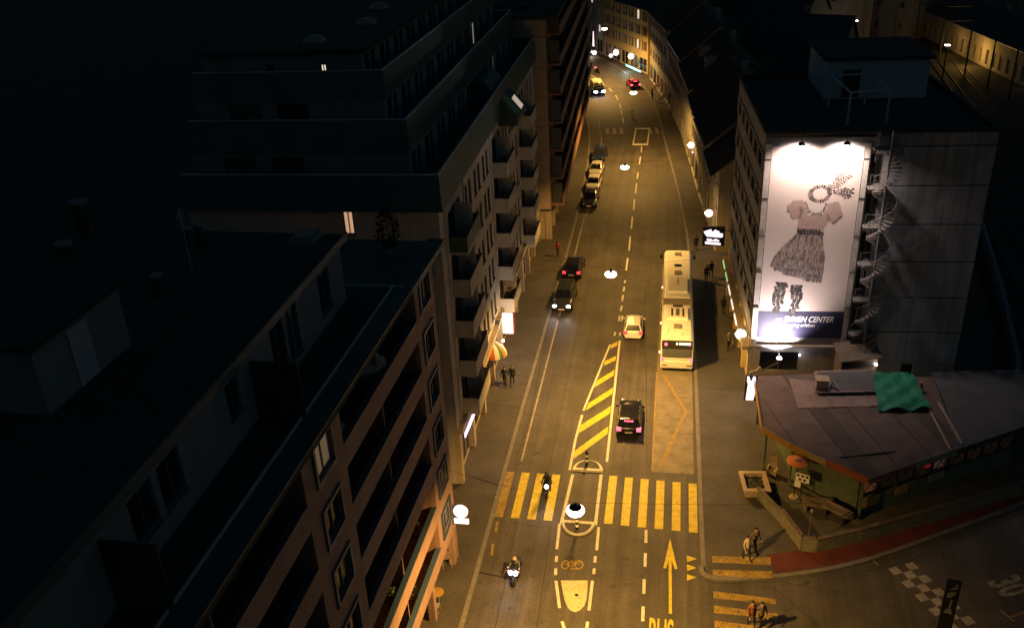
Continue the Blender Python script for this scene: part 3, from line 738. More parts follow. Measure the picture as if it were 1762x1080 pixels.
def setback(x0, y0, z0, z1, lev):
    ops = []; x = x0 + .6
    while x + 2.0 < BL - 1:
        ops.append((x, x + 1.0, z0 + .25, z1 - .25)); ops.append((x + 1.35, x + 2.15, z0 + .25, z1 - .25)); x += 3.4
    fac(B, 0, y0, 0, BL - .5, z0, z1, ops, M_pent, [o + ((M_litw,) if (lev, i) in ((0, 17), (1, 16)) else ()) for i, o in enumerate(ops)], fm=M_framed, x0=x0, sill=False)
    eo = [(BD - y0 - 2.6, BD - y0 - 2.2, z0 + .7, z0 + 1.4), (BD - y0 - 6.0, BD - y0 - 5.5, z0 + .7, z0 + 1.4)] if lev == 2 else [(2 + 3 * i, 4 + 3 * i, z0 + .4, z1 - .3) for i in range(2)]
    if lev == 2: eo = [o + ((M_litw if i == 0 else M_glass),) for i, o in enumerate(eo)]
    fac(B, x0, BD, R(-90), BD - y0, z0, z1, [o[:4] for o in eo], M_pent, eo, fm=M_framed, sill=False)
setback(1.7, 1.9, 19.62, 22.2, 0)
mans(1.75, BD, 1.5, BL, 22.21, 24.0, .5, 0, 1)
setback(3.6, 3.6, 22.5, 24.9, 1)
mans(3.4, BD, 3.4, BL, 24.91, 26.4, .5, 0, 2)
setback(5.2, 5.2, 25.2, 27.2, 2)
MB().box(4.9, BL, 4.9, BD, 27.21, 27.45).build('top_roof', M_roofd, B)
for k, (x, y) in enumerate([(7.5, 8.8), (14, 7.4), (21, 8.5)]):
    d = MB().lathe([(.75, 27.455), (.72, 27.6), (.5, 27.8), (.2, 27.9)], (x, y, 0), 18).build('roof_dome', mat('dome_acrylic', (.20, .19, .18), .4), B, smooth=True)
# sloped dormer with rooflight on the street side
dm = MB().extr([(-1.5, 18.4), (-1.5, 18.9), (1.0, 21.9), (1.8, 21.9), (1.8, 18.4)], 'x', 21.4, 26.2).build('dormer', M_teal, B)
MB().add([(22.0, -1.42, 19.03), (23.6, -1.42, 19.03), (23.6, -.3, 20.38), (22.0, -.3, 20.38)], [(0, 1, 2, 3)]).build('rooflight', M_glass, dm)
MB().add([(24.2, -1.42, 19.03), (25.6, -1.42, 19.03), (25.6, -.7, 19.90), (24.2, -.7, 19.90)], [(0, 1, 2, 3)]).build('rooflight', mat('dim_lit_pane', (.2, .2, .2), .3, emit=(1, .8, .65), es=.45), dm)
# ---- D: stone-panelled block with rust-coloured balcony bands
D = thing('apartment_building', 'long block with blank stone-panel end wall and rust-coloured balcony bands down the street', 'building', (-12.75, 91.0, 0), R(92.0))
DL = 58.0; DF = [3.6 + 2.97 * k for k in range(7)]
ops = []
for k in range(6):
    for i in range(14): ops.append((1.2 + 4.0 * i, 3.4 + 4.0 * i, DF[k] + .2, DF[k] + 2.3))
fac(D, 0, .0, 0, DL, 3.3, 23.0, ops, M_brown, depth=.2, fm=M_framed, nx=2, sill=False)
fac(D, 0, .3, 0, DL, 0, 3.3, [(1 + 4.0 * i, 4.2 + 4.0 * i, .3, 2.9) for i in range(14)], M_shop, fm=M_framed, nx=3, sill=False)
for i in range(15): MB().box(4.0 * i, .45 + 4.0 * i, -.05, .29, 0, 3.29).build('pier', M_panel, D)
for k in range(7):
    z = DF[k]
    o = MB().box(1.8, DL, -1.25, -.003, z - .28, z - .05).build('balcony_slab', M_brown, D)
    MB().box(1.8, DL, -1.25, -1.12, z - .048, z + .75).build('balcony_front', M_brown, o)
    for i in range(7): MB().box(2.0 + 8.0 * i, 2.1 + 8.0 * i, -1.11, -.01, z - .046, z + 2.2).build('balcony_divider', M_framed, o)
# end wall: stone panels with recessed joints
MB().face([(0, 14, 3.3), (0, 0, 3.3), (0, 0, 23), (0, 14, 23)]).build('end_wall', mat('dark_joint', (.05, .045, .04), .9), D)  # dark backing seen in the joints between the panels
for k in range(7):
    for j in range(2):
        MB().box(-.07, -.004, .02 + j * 2.2, 2.18 + j * 2.2, DF[k] - .02, min(DF[k] + 2.9, 22.95)).build('stone_panel', M_panel, D)
MB().box(-.05, .3, .05, .6, 0, 3.29).build('corner_pier', M_panel, D)
MB().face([(.0, .6, 0), (0, 14, 0), (0, 14, 3.3), (0, .6, 3.3)]).face([(0, .0, 3.29), (0, 14, 3.29), (DL, 14, 3.29), (DL, 0, 3.29)]).build('recess_wall', M_shop, D)
MB().box(-.2, DL + .2, -1.2, 14.2, 23.02, 23.4).build('roof', M_roofd, D)
mb = MB()
for k in range(4): mb.box(4, DL, 2 + 3 * k, 3.6 + 3 * k, 23.41, 23.7)
mb.build('roof_plant', M_roofd, D)
MB().face([(0, 14, 0), (DL, 14, 0), (DL, 14, 23), (0, 14, 23)]).face([(DL, 0, 0), (DL, 14, 0), (DL, 14, 23), (DL, 0, 23)]).build('back_wall', M_panel, D)
# ---- houses: generic pitched-roof builder; facade faces -y, ridge along x
def house(name, label, pfar, pnear, depth, eave, rise, wm, rm, rows, ncol, ww=.95, wh=1.5, z0=4.0, group=None, lit=(), shut=False, over=.55, gf=True, hip=False, cat='house', roofwin=0):
    pf, pn = Vector(pfar), Vector(pnear); d = pn - pf; Lh = d.length; rot = math.atan2(d.y, d.x)
    t = thing(name, label, cat, (pf.x, pf.y, 0), rot, group)
    step = (eave - z0) / rows; ops = []; wl = []
    for r_ in range(rows):
        for c in range(ncol):
            xc = Lh * (c + .5) / ncol; z = z0 + r_ * step + .45
            o = (xc - ww / 2, xc + ww / 2, z, z + min(wh, step - .9)); ops.append(o)
            wl.append(o + ((lit[(r_, c)],) if isinstance(lit, dict) and (r_, c) in lit else ()))
    nw = len(ops)
    if gf:
        n = max(1, int(Lh / 3.6))
        for i in range(n):
            o = (Lh * i / n + .5, Lh * (i + 1) / n - .4, .3, z0 - .9); ops.append(o); wl.append(o)
    fac(t, 0, 0, 0, Lh, 0, eave, ops, wm, wl, depth=.18, fm=M_frame)
    if shut:
        for o in wl[:nw]:
            for sx in (o[0] - .5, o[1] + .03): MB().box(sx, sx + .47, -.05, -.003, o[2], o[3]).build('shutter', M_shutter, t)
    e = MB(); hip_d = depth * .35 if hip else 0
    for x in (0, Lh): e.face([(x, 0, 0), (x, depth, 0), (x, depth, eave), (x, depth / 2, eave + (0 if hip else rise)), (x, 0, eave)])
    e.face([(0, depth, 0), (Lh, depth, 0), (Lh, depth, eave), (0, depth, eave)])
    e.build('side_wall', wm, t)
    rr = MB(); k = rise / (depth / 2); zo = eave - over * k
    if rise > .3:
        for dz in (.02, .22):
            a, b = (-.35, Lh + .35)
            if hip:
                rr.face([(a, -over, zo + dz), (b, -over, zo + dz), (b - hip_d, depth / 2, eave + rise + dz), (a + hip_d, depth / 2, eave + rise + dz)])
                rr.face([(a, depth + over, zo + dz), (b, depth + over, zo + dz), (b - hip_d, depth / 2, eave + rise + dz), (a + hip_d, depth / 2, eave + rise + dz)])
                rr.face([(a, -over, zo + dz), (a, depth + over, zo + dz), (a + hip_d, depth / 2, eave + rise + dz)])
                rr.face([(b, -over, zo + dz), (b, depth + over, zo + dz), (b - hip_d, depth / 2, eave + rise + dz)])
            else:
                rr.face([(a, -over, zo + dz), (b, -over, zo + dz), (b, depth / 2, eave + rise + dz), (a, depth / 2, eave + rise + dz)])
                rr.face([(a, depth + over, zo + dz), (b, depth + over, zo + dz), (b, depth / 2, eave + rise + dz), (a, depth / 2, eave + rise + dz)])
        a, b = (-.35, Lh + .35)
        rr.face([(a, -over, zo + .02), (b, -over, zo + .02), (b, -over, zo + .22), (a, -over, zo + .22)])
        if not hip:
            for x in (a, b):
                rr.face([(x, -over, zo + .02), (x, depth / 2, eave + rise + .02), (x, depth / 2, eave + rise + .22), (x, -over, zo + .22)])
                rr.face([(x, depth + over, zo + .02), (x, depth / 2, eave + rise + .02), (x, depth / 2, eave + rise + .22), (x, depth + over, zo + .22)])
    else:
        rr.box(-.2, Lh + .2, -over, depth + .2, eave + .01, eave + .35)
    ro = rr.build('roof', rm, t)
    if rise > .3:
        cx = Lh * random.uniform(.3, .7)
        MB().box(cx, cx + .8, depth * .55, depth * .55 + .7, eave + rise * .6, eave + rise + 1.1).build('chimney', M_plasterg, ro)
        MB().box(-.3, Lh + .3, -over - .12, -over - .01, zo + .05, zo + .17).build('gutter', M_zinc, ro)
        for i in range(roofwin):
            x = Lh * (i + .6) / (roofwin + .2); y = depth * .25; z = eave + rise * .5
            MB().box(x, x + 1.3, y - .9, y + .6, z - .4, z + 1.0).build('dormer', wm, ro)
            MB().box(x + .15, x + 1.15, y - .95, y - .904, z + .1, z + .85).build('dormer_window', M_glass, ro)
    return t
# right-hand row up the street
house('town_house', 'cream gabled house with deep dark eaves, first beyond the poster building', (3.95, 96.0), (4.45, 88.4), 9, 8.9, 3.6, M_plaster, M_tile, 2, 3, over=.9)
house('town_house', 'narrow grey house with steep tiled roof, second beyond the poster building', (2.95, 106.6), (3.9, 96.4), 9, 9.6, 3.8, M_plasterg, M_tile, 2, 4, over=.8)
house('town_house', 'plastered house with shutters, third beyond the poster building', (2.2, 116.8), (2.9, 107.0), 9, 9.9, 3.6, M_plaster, M_tile, 2, 4, over=.8, shut=True)
house('town_house', 'longer grey house with dormers, fourth beyond the poster building', (.85, 132.6), (2.15, 117.2), 10, 10.4, 4.0, M_plasterg, M_tile, 3, 6, z0=3.7, over=.7, roofwin=2)
house('town_house', 'ochre-grey house with tall shuttered windows near the far crossing, fifth in the right row', (-1.25, 149.6), (.8, 133.0), 10, 11.0, 4.2, M_plaster, M_tile, 3, 6, z0=3.8, shut=True)
house('town_house', 'tall old house with awnings at the bend, last of the right row', (-4.9, 169.8), (-1.3, 150.0), 11, 12.0, 4.5, M_plasterg, M_tile, 3, 7, z0=3.8, shut=True, lit={(1, 6): M_lit, (0, 0): M_lit})
house('corner_building', 'yellow four-storey facade closing the street at its far bend', (-14.9, 191.9), (-5.4, 172.8), 12, 11.6, 4.0, M_plastery, M_slate, 3, 7, z0=3.7, ww=1.15, wh=1.75, shut=True, lit={(2, 5): M_litw, (0, 5): M_litw}, cat='building', over=.4)
house('corner_building', 'grey corner house left of the yellow facade at the street end', (-20.6, 203.0), (-15.1, 192.4), 12, 14.5, 4.5, M_plasterg, M_slate, 4, 3, z0=3.9, lit={(2, 1): M_litw, (0, 2): M_litw}, cat='building', over=.4)
house('corner_building', 'dark tall house closing the view at the very end of the street', (-48, 205), (-21.5, 208), 12, 17, 4.5, M_plasterg, M_slate, 4, 7, lit={(1, 5): M_litw}, cat='building')
# dark roofs behind the right-hand row
bgs = [((8.5, 118), (24, 112), 10, 9.5, 4.2, 'dark hipped roof house behind the second row house'), ((6.5, 140), (22, 134), 11, 10.5, 4.5, 'dark gabled house with a pale gable, behind the row midway up the street'),
       ((3, 166), (20, 158), 12, 12, 5, 'large dark roof behind the last row house'), ((12, 196), (30, 184), 13, 14, 4.5, 'pale dark-roofed house high up the picture right of the yellow facade'),
       ((-2, 214), (14, 204), 13, 15, 5, 'dark gabled house behind the yellow facade'), ((26, 214), (46, 200), 13, 14, 4, 'far dark house at the top edge right of centre'),
       ((-25, 232), (2, 226), 13, 15, 5, 'far dark house at the top edge beyond the street end'), ((4, 246), (34, 236), 13, 15, 5, 'farthest dark terrace along the top edge')]
for i, (pf, pn, dp, ev, rs, lb) in enumerate(bgs):
    house('background_house', lb, pf, pn, dp, ev, rs, M_plasterg if i % 2 else M_plaster, M_slate, 3, 5, group='dark houses behind the street row', lit={(2, 3): M_lit} if i in (1, 2, 3) else {(1, 1): M_litw} if i in (0, 5) else {}, gf=False, hip=(i % 3 == 0), z0=2.0)
# station buildings at the far right, lit at their foot
house('station_building', 'long pale station building lit yellow at its foot, far right', (49.6, 207.0), (56.6, 152.0), 14, 5.6, 2.2, M_plaster, M_slate, 1, 20, z0=.2, ww=1.2, wh=2.6, cat='building', gf=False, over=.8, lit={(0, 17): M_litw})
house('station_building', 'second pale building with white dormers beyond the station, top right corner', (66, 235), (84, 168), 14, 19, 5, M_plaster, M_slate, 4, 14, cat='building', gf=False, roofwin=7)
house('station_building', 'dim yellowish building along the tracks at the top edge', (30, 232), (48, 212), 12, 13, 3, M_plastery, M_slate, 3, 8, cat='building', gf=False, lit={(0, 2): M_lit})
# ================================================================== POSTER BUILDING
CO, CR = Vector((5.94, 61.48)), R(2.58)
C = thing('poster_building', 'six-storey flat-roofed building carrying the big floodlit fashion poster', 'building', (CO.x, CO.y, 0), CR)
cd = Vector((math.cos(CR), math.sin(CR))); cn = (-cd.y, cd.x)
def F(px, py):
    w = onP(px, py, CO, cn); return ((w.x - CO.x) * cd.x + (w.y - CO.y) * cd.y, w.z)
CW, CD, CH = 14.65, 17.0, 19.9
sz = [0.0, 5.3, 8.03, 10.78, 13.53, 16.28, 19.0]
# street side (x = 0 plane): continuous window bands
ops = []; wl = []
for k in range(5):
    for i in range(6):
        o = (.35 + 2.75 * i, 2.75 + 2.75 * i, sz[k + 1] + .75 + .1, sz[k + 1] + 2.25 + .1); ops.append(o); wl.append(o)
fac(C, 0, CD, R(-90), CD, 4.4, CH, ops, M_cside, wl, depth=.16, fm=M_framed, sill=False, nx=2)
for k in range(5):
    for i in range(7): MB().box(-.07, -.003, CD - (.30 + 2.75 * i), CD - (.05 + 2.75 * i), sz[k + 1] + .86, sz[k + 1] + 2.34).build('window_mullion', M_cside, C)
for k in range(6): MB().box(-.08, -.003, .0, CD, sz[k + 1] - .62 if k else 4.6, (sz[k + 1] - .45) if k else 4.75).build('string_course', M_cside, C)
gops = [(.6 + 3.3 * i, 3.4 + 3.3 * i, .2, 3.0) for i in range(5)]
fac(C, .25, CD, R(-90), CD, 0, 4.4, gops, mat('shop_cream', (.40, .34, .20), .7, nscale=1, nvar=.15), fm=M_frame, sill=False, nx=3)
for i in range(6): MB().box(-.02, .24, 3.3 * i - .0 + .1, 3.3 * i + .55, 0, 4.39).build('pier', M_plastery, C)
MB().box(-.5, .24, 0, CD, 3.55, 3.85).build('shop_canopy', M_shop, C)
for i in range(6):
    MB().box(-.58, -.502, 1.2 + 2.7 * i, 2.9 + 2.7 * i, 3.58, 3.80).build('light_strip', E_green if i in (0, 4, 5) else E_whitestrip, C)
# front (camera side)
fops = [(6.95, 7.75, sz[k] + .1, sz[k] + 2.2) for k in range(1, 6)] + [(.84, 3.65, 1.85, 3.45), (11.0, 11.8, .1, 2.6)]
fac(C, 0, 0, 0, CW, 0, CH, fops, M_cside, fops[:-1], depth=.2, fm=M_framed, gm=M_glass, sill=False)
MB().box(11.0, 11.8, .1, .15, .1, 2.6).build('door', M_black, C)
for k in range(6):
    z0, z1 = (sz[k + 1] + .02, (sz[k + 2] - .02) if k < 5 else CH - .02)
    MB().box(8.05, CW - .02, -.10, -.031, z0 + .02, z1 - .02).build('cladding_panel', M_cfront, C)
MB().box(8.04, CW - .01, -.03, -.003, 2.7, CH - .01).build('panel_backing', M_steeld, C)
MB().box(8.05, CW - .02, -.10, -.031, 2.75, 5.25).build('cladding_panel', M_cfront, C)
MB().face([(CW, 0, 0), (CW, CD, 0), (CW, CD, CH), (CW, 0, CH)]).face([(0, CD, 4), (CW, CD, 4), (CW, CD, CH), (0, CD, CH)]).build('back_wall', M_cfront, C)
MB().box(.0, CW, .0, CD, CH - .3, CH - .05).build('flat_roof', M_roofd, C)
pa = MB(); pa.box(-.06, CW + .06, -.06, .22, CH + .003, CH + .2); pa.box(-.06, .22, .221, CD, CH + .003, CH + .2); pa.box(CW - .22, CW + .06, .221, CD, CH + .003, CH + .2); pa.box(.221, CW - .221, CD - .2, CD + .06, CH + .003, CH + .2)
pa.build('roof_parapet', M_roofd, C)
# steel frame and penthouse on the roof
def toC(w): d = Vector((w[0], w[1])) - CO; return (d.x * cd.x + d.y * cd.y, -d.x * cd.y + d.y * cd.x)
c1, c2, c3 = toC(G(1425, 180, 20)), toC(G(1458, 212, 20)), toC(G(1525, 208, 20))
c4 = (c3[0] + c1[0] - c2[0], c3[1] + c1[1] - c2[1]); fr = MB()
for c in (c1, c2, c3, c4): fr.box(c[0] - .07, c[0] + .07, c[1] - .07, c[1] + .07, CH - .04, 22.0)
for a, b in ((c1, c2), (c2, c3), (c3, c4), (c4, c1)): fr.tube([(a[0], a[1], 22.06), (b[0], b[1], 22.06)], .075, 6)
fr.build('roof_frame', M_phc, C)
ph = MB().box(5.4, 12.6, 9.4, CD - .3, CH - .04, 22.7).build('penthouse', M_phc, C)
MB().box(5.1, 12.9, 9.1, CD - .2, 22.703, 22.95).build('penthouse_roof', M_roofd, ph)
MB().box(6.6, 7.8, 9.33, 9.398, CH + .1, CH + 2.1).build('penthouse_door', M_black, ph)
# ---- the poster: its own thing, hung on the front
PO = thing('wall_poster', 'huge floodlit poster with a patchwork dress, headscarf and stockings', 'poster', (CO.x, CO.y, 0), CR)
PX0, PX1, PZ0, PZ1 = .48, 6.42, 4.72, 19.05; PY = -.16
MB().box(PX0, PX1, PY, PY + .03, PZ0 + 2.17, PZ1).build('poster_sheet', M_poster, PO)
MB().box(PX0, PX1, PY, PY + .03, PZ0, PZ0 + 2.165).build('name_band', M_navy, PO)
fm_ = MB()
fm_.box(.06, .44, -.20, -.003, 4.1, 19.25); fm_.build('side_frame', M_frpale, PO)
MB().box(6.46, 6.80, -.20, -.003, 4.1, 19.25).build('side_frame', M_frpale, PO)
MB().box(.06, 6.80, -.24, -.003, 3.95, 4.09).build('bottom_frame', M_frpale, PO)
for k in range(6):
    for x in (.06, 6.46): MB().box(x - .02, x + .37, -.23, -.202, 4.4 + 2.75 * k, 4.48 + 2.75 * k).build('frame_bracket', M_steeld, PO)
for x in (.445, 6.425): MB().box(x, x + .03, -.19, -.1, 4.72, 19.0).build('edge_rope', M_steeld, PO)
def inside(p, poly):
    c = False; j = len(poly) - 1
    for i in range(len(poly)):
        a, b = poly[i], poly[j]
        if (a[1] > p[1]) != (b[1] > p[1]) and p[0] < (b[0] - a[0]) * (p[1] - a[1]) / (b[1] - a[1]) + a[0]: c = not c
        j = i
    return c
def patchwork(poly, cw, ch, ang, pick, fillp=.92, jit=.25, gap=.18):
    """small printed patches laid in tilted rows inside an outline -> list of (quad, material index)"""
    out = []; xs = [p[0] for p in poly]; zs = [p[1] for p in poly]; cx, cz = sum(xs) / len(xs), sum(zs) / len(zs)
    Rr = max(max(xs) - min(xs), max(zs) - min(zs)); ca, sa = math.cos(ang), math.sin(ang)
    nr = int(Rr / ch) + 2; ncn = int(Rr / cw) + 2
    for r_ in range(-nr, nr):
        o = random.uniform(0, cw)
        for c_ in range(-ncn, ncn):
            u, v = c_ * cw + o, r_ * ch
            x, z = cx + u * ca - v * sa, cz + u * sa + v * ca
            if not inside((x, z), poly) or random.random() > fillp: continue
            hw, hh = cw * (.5 - gap * random.uniform(.5, 1.2)), ch * (.5 - gap * random.uniform(.5, 1.2))
            q = []
            for (a, b) in ((-1, -1), (1, -1), (1, 1), (-1, 1)):
                du, dv = a * hw + random.uniform(-jit, jit) * hw, b * hh + random.uniform(-jit, jit) * hh
                q.append((x + du * ca - dv * sa, z + du * sa + dv * ca))
            out.append((q, pick(x, z)))
    return out
zp = zz(1340, 280, .2405)
def PL(pts, f=zp): return [F(*f(*p)) for p in pts]
art = MB()
def lay(name, pats, lay_y):
    mb = MB()
    for q, mi in pats: mb.face([(p[0], PY - lay_y, p[1]) for p in q], mi)
    o = mb.build(name, [M_faintp, M_pink, M_greyp, M_brownp, M_blackp], PO); o['kind'] = 'stuff'; return o
pick_b = lambda x, z: random.choice([0, 0, 1, 0, 1, 0])
bod = PL([(190, 330), (205, 372), (300, 378), (340, 340), (365, 400), (310, 480), (130, 470), (140, 390), (150, 300)])
slL = PL([(55, 315), (100, 265), (195, 270), (185, 330), (150, 400), (105, 395)])
slR = PL([(345, 285), (425, 280), (460, 375), (385, 440), (340, 400)])
def under(name, polys, m):
    mb = MB()
    for q in polys: mb.face([(p[0], PY - .002, p[1]) for p in q])
    return mb.build(name, m, PO)
under('printed_bodice_ground', [bod, slL, slR], M_faintp)
lay('printed_bodice', [x for P in (bod, slL, slR) for x in patchwork(P, .20, .15, .05, pick_b, 1.0, .2, .03)], .004)
cuffs = [PL([(55, 320), (105, 392), (98, 402), (50, 330)]), PL([(458, 375), (385, 440), (375, 425), (440, 372)]), PL([(185, 275), (200, 350), (245, 372), (300, 370), (335, 335), (346, 280), (332, 282), (318, 325), (285, 350), (245, 352), (212, 335), (202, 280)])]
lay('printed_trim', [x for P in cuffs for x in patchwork(P, .13, .09, .6, lambda x, z: random.choice([3, 3, 2, 4]), .95)], .006)
lay('printed_belt', [x for x in patchwork(PL([(130, 465), (305, 475), (310, 515), (125, 505)]), .20, .14, -.05, lambda x, z: random.choice([4, 4, 3]), .97, .2, .08)], .007)
sk = [F(1370, 403), F(1412, 405), F(1419, 440), F(1413, 482), F(1390, 481), F(1350, 471), F(1324, 456), F(1331, 440), F(1353, 417)]
under('printed_skirt_ground', [sk], mat('skirt_wash_print', (.36, .28, .25), .7))
zt = max(p[1] for p in sk); zb = min(p[1] for p in sk)
def pick_s(x, z):
    t = (zt - z) / (zt - zb); return random.choice([0, 2, 2, 0, 0]) if t < .35 else random.choice([2, 2, 3, 1, 2]) if t < .7 else random.choice([3, 2, 3, 2, 2, 3])
lay('printed_skirt', patchwork(sk, .085, .30, -.10, pick_s, .93, .45, .06), .004)
for pl in ([(125, 505), (70, 580)], [(150, 510), (130, 590)], [(195, 515), (182, 595)], [(235, 520), (235, 590)], [(305, 515), (308, 580)]):
    q = PL(pl); a, b = q; MB().face([(a[0] - .05, PY - .008, a[1]), (a[0] + .05, PY - .008, a[1]), (b[0] + .02, PY - .008, b[1]), (b[0] - .02, PY - .008, b[1])]).build('printed_pleat', M_brownp, PO)
sc_pat = []
cxy = zp(293, 217); cF = F(*cxy)
ringo = []
for k in range(26):
    a = 2 * PI * k / 26; r0, r1 = random.uniform(.40, .46), random.uniform(.62, .72)
    da = .09; f = lambda r, an: (cF[0] + r * math.cos(an) * 1.15, cF[1] + r * math.sin(an) * .95)
    sc_pat.append(([f(r0, a - da), f(r0, a + da), f(r1, a + da), f(r1, a - da)], random.choice([3, 3, 4, 2])))
tu = PL([(365, 170), (400, 110), (440, 45), (528, 95), (490, 130), (440, 170), (382, 188)])
tl = PL([(372, 195), (430, 180), (500, 172), (532, 178), (525, 220), (498, 270), (430, 235)])
tk = PL([(350, 150), (362, 150), (385, 190), (350, 215), (335, 205)])
sc_pat += patchwork(tu, .18, .12, .75, lambda x, z: random.choice([1, 3, 3, 2]), .95, .3, .16)
sc_pat += patchwork(tl, .20, .13, -.35, lambda x, z: random.choice([3, 4, 4, 2]), .97, .3, .12)
sc_pat += patchwork(tk, .12, .12, .3, lambda x, z: 3, .97)
lay('printed_headscarf', sc_pat, .005)
stL = [F(*p) for p in [(1335, 482), (1356, 485), (1347, 515), (1341, 536), (1328, 536), (1331, 510)]]
stR = [F(*p) for p in [(1361, 488), (1383, 490), (1376, 520), (1370, 540), (1357, 540), (1360, 515)]]
lay('printed_stocking', patchwork(stL, .28, .19, -.1, lambda x, z: random.choice([4, 4, 3]), 1.0, .25, .05), .004)
lay('printed_stocking', patchwork(stR, .28, .19, -.05, lambda x, z: random.choice([4, 4, 3]), 1.0, .25, .05), .004)
a, b = F(1347, 552), F(1433, 552)
tx = text('poster_lettering', 'EMMEN CENTER', .62, M_whitep, PO, (a[0], PY - .012, a[1] + .02), (R(90), 0, 0), .003, 1.0, 1.05, .3, off=.012)
wd = max(v.co.x for v in tx.data.vertices); tx.scale.x = (b[0] - a[0]) / wd
a2, b2 = F(1345, 560), F(1401, 560)
tx = text('poster_lettering', 'shopping erleben', .42, M_whitep, PO, (a2[0], PY - .012, a2[1] + .02), (R(90), 0, 0), .003, 1.0, 1.0, .2)
tx.scale.x = (b2[0] - a2[0]) / max(v.co.x for v in tx.data.vertices)
q = [F(1331, 552), F(1337, 545), F(1345, 545), F(1343, 553)]
MB().face([(p[0], PY - .01, p[1]) for p in q]).build('poster_emblem', M_whitep, PO)
a3, b3 = F(1344, 278), F(1410, 275)
tx = text('poster_lettering', 'ZEIG DICH!', .55, M_faintp, PO, (a3[0], PY - .012, a3[1]), (R(90), 0, 0), .003)
tx.scale.x = (b3[0] - a3[0]) / max(v.co.x for v in tx.data.vertices)
# floodlights: two hooded lamps above, one strong lamp below
def cw(x, y, z): return (CO.x + x * cd.x - y * cd.y, CO.y + x * cd.y + y * cd.x, z)
for i, (x, lab) in enumerate([(2.23, 'hooded lamp on a bent arm above the poster, left of two'), (5.10, 'hooded lamp on a bent arm above the poster, right of two')]):
    t = thing('poster_lamp', lab, 'lamp', cw(x, 0, 0), CR)
    MB().tube([(0, -.05, 19.75), (0, -.55, 19.95), (-.02, -.95, 19.62)], .025, 6).build('arm', M_steeld, t)
    MB().lathe([(.06, 19.60), (.16, 19.56), (.24, 19.42), (.23, 19.40)], (-.02, -.95, 0), 14).build('hood', M_black, t, smooth=True)
    MB().lathe([(.18, 19.38), (.18, 19.395)], (-.02, -.95, 0), 14).build('lens', E_flood, t)
    light('poster_lamp_light', 'SPOT', cw(x - .02, -.95, 19.33), 2100, PINKW, None, cw(x, -.05, 16.6), .12, 150, .9)
t = thing('flood_lamp', 'bright floodlight aimed up at the foot of the poster', 'lamp', cw(2.12, 0, 0), CR)
MB().tube([(0, -.01, 3.62), (0, -.60, 3.58), (0, -.85, 3.35)], .03, 6).build('arm', M_steeld, t)
MB().box(-.22, .22, -1.0, -.62, 3.12, 3.32).build('housing', M_black, t)
MB().sph((0, -.82, 3.33), .17).build('lens', E_flood, t, smooth=True)
light('flood_lamp_light', 'SPOT', cw(2.12, -.80, 3.62), 9500, (1, .84, .82), None, cw(2.0, -.1, 5.0), .12, 125, 1.0)
t = thing('wall_spotlight', 'small spotlight beside the dark window under the poster', 'lamp', cw(3.62, 0, 0), CR)
MB().tube([(0, -.01, 3.5), (0, -.35, 3.45)], .02, 6).build('arm', M_steeld, t)
MB().sph((0, -.38, 3.4), .07).build('bulb', E_flood, t, smooth=True)
# ---- spiral fire stair beside the poster
SX, SY = 7.85, -1.05
ST = thing('spiral_stair', 'dark steel spiral fire stair beside the poster', 'staircase', cw(SX, SY, 0), CR)
MB().lathe([(.075, 2.6), (.075, 20.3)], n=10).build('newel', M_stair, ST)
nst = 80; z0, z1 = 3.0, 19.0; r = .82
wdg = MB(); n = 4
pts = [(0.07 * math.cos(a), .07 * math.sin(a)) for a in (0, .39)] + [(r * math.cos(.39 - .13 * i), r * math.sin(.39 - .13 * i)) for i in range(4)]
wdg.prism([pts[0]] + pts[2:][::-1] + [pts[1]], -.02, .02)
wm = wdg.mesh('step', M_stair)
balm = MB().tube([(r - .03, .06, .02), (r - .03, .06, 1.0)], .014, 5).mesh('baluster', M_stair)
for k in range(nst):
    a = 2 * PI * k / 16.0 + 2.2; z = z0 + (z1 - z0) * k / nst
    s_ = obj('step', wm, ST, (0, 0, z), a); obj('baluster', balm, s_)
hr = [(r * math.cos(2 * PI * t_ / 64 + 2.3) * .965, r * math.sin(2 * PI * t_ / 64 + 2.3) * .965, z0 + 1.0 + (z1 - z0) * t_ / (nst * 4)) for t_ in range(0, nst * 4, 2)]
MB().tube(hr, .022, 5).build('handrail', M_stair, ST)
for k in range(1, 7):
    z = sz[k]
    MB().box(-1.0, .15, .15, 1.0, z - .05, z + .02).build('landing', M_stair, ST)
    MB().tube([(-1.0, .15, z + .03), (-1.0, .15, z + 1.0), (-.25, .15, z + 1.0)], .02, 5).build('landing_rail', M_stair, ST)
# cage of bars around the top turn
cg = MB()
for k in range(20):
    a = 2 * PI * k / 20; cg.tube([(.9 * math.cos(a), .9 * math.sin(a), 18.2), (.9 * math.cos(a), .9 * math.sin(a), 20.2)], .012, 4)
cg.build('top_cage', M_steeld, ST)
# ---- guitar-shaped sign and the window beneath the poster
t = thing('guitar_sign', 'big guitar-shaped sign slanting across the window under the poster', 'sign', cw(1.0, -.55, 2.15), (0, R(-33), CR))
out = [(-.95, 0), (-.92, .26), (-.7, .36), (-.48, .26), (-.36, .2), (-.2, .3), (.0, .34), (.08, .26), (0, .12), (.02, .06), (.02, -.06), (0, -.12), (.08, -.26), (.0, -.34), (-.2, -.3), (-.36, -.2), (-.48, -.26), (-.7, -.36), (-.92, -.26)]
MB().extr(out, 'y', -.05, .05).build('guitar_body', mat('guitar_grey', (.34, .30, .27), .5), t)
MB().box(-.05, 1.2, -.09, -.052, -.05, .05).build('guitar_neck', M_wood, t)
MB().extr([(1.2, -.06), (1.2, .06), (1.32, .10), (1.6, .07), (1.6, -.07), (1.32, -.10)], 'y', -.09, -.04).build('guitar_head', M_plasterg, t)
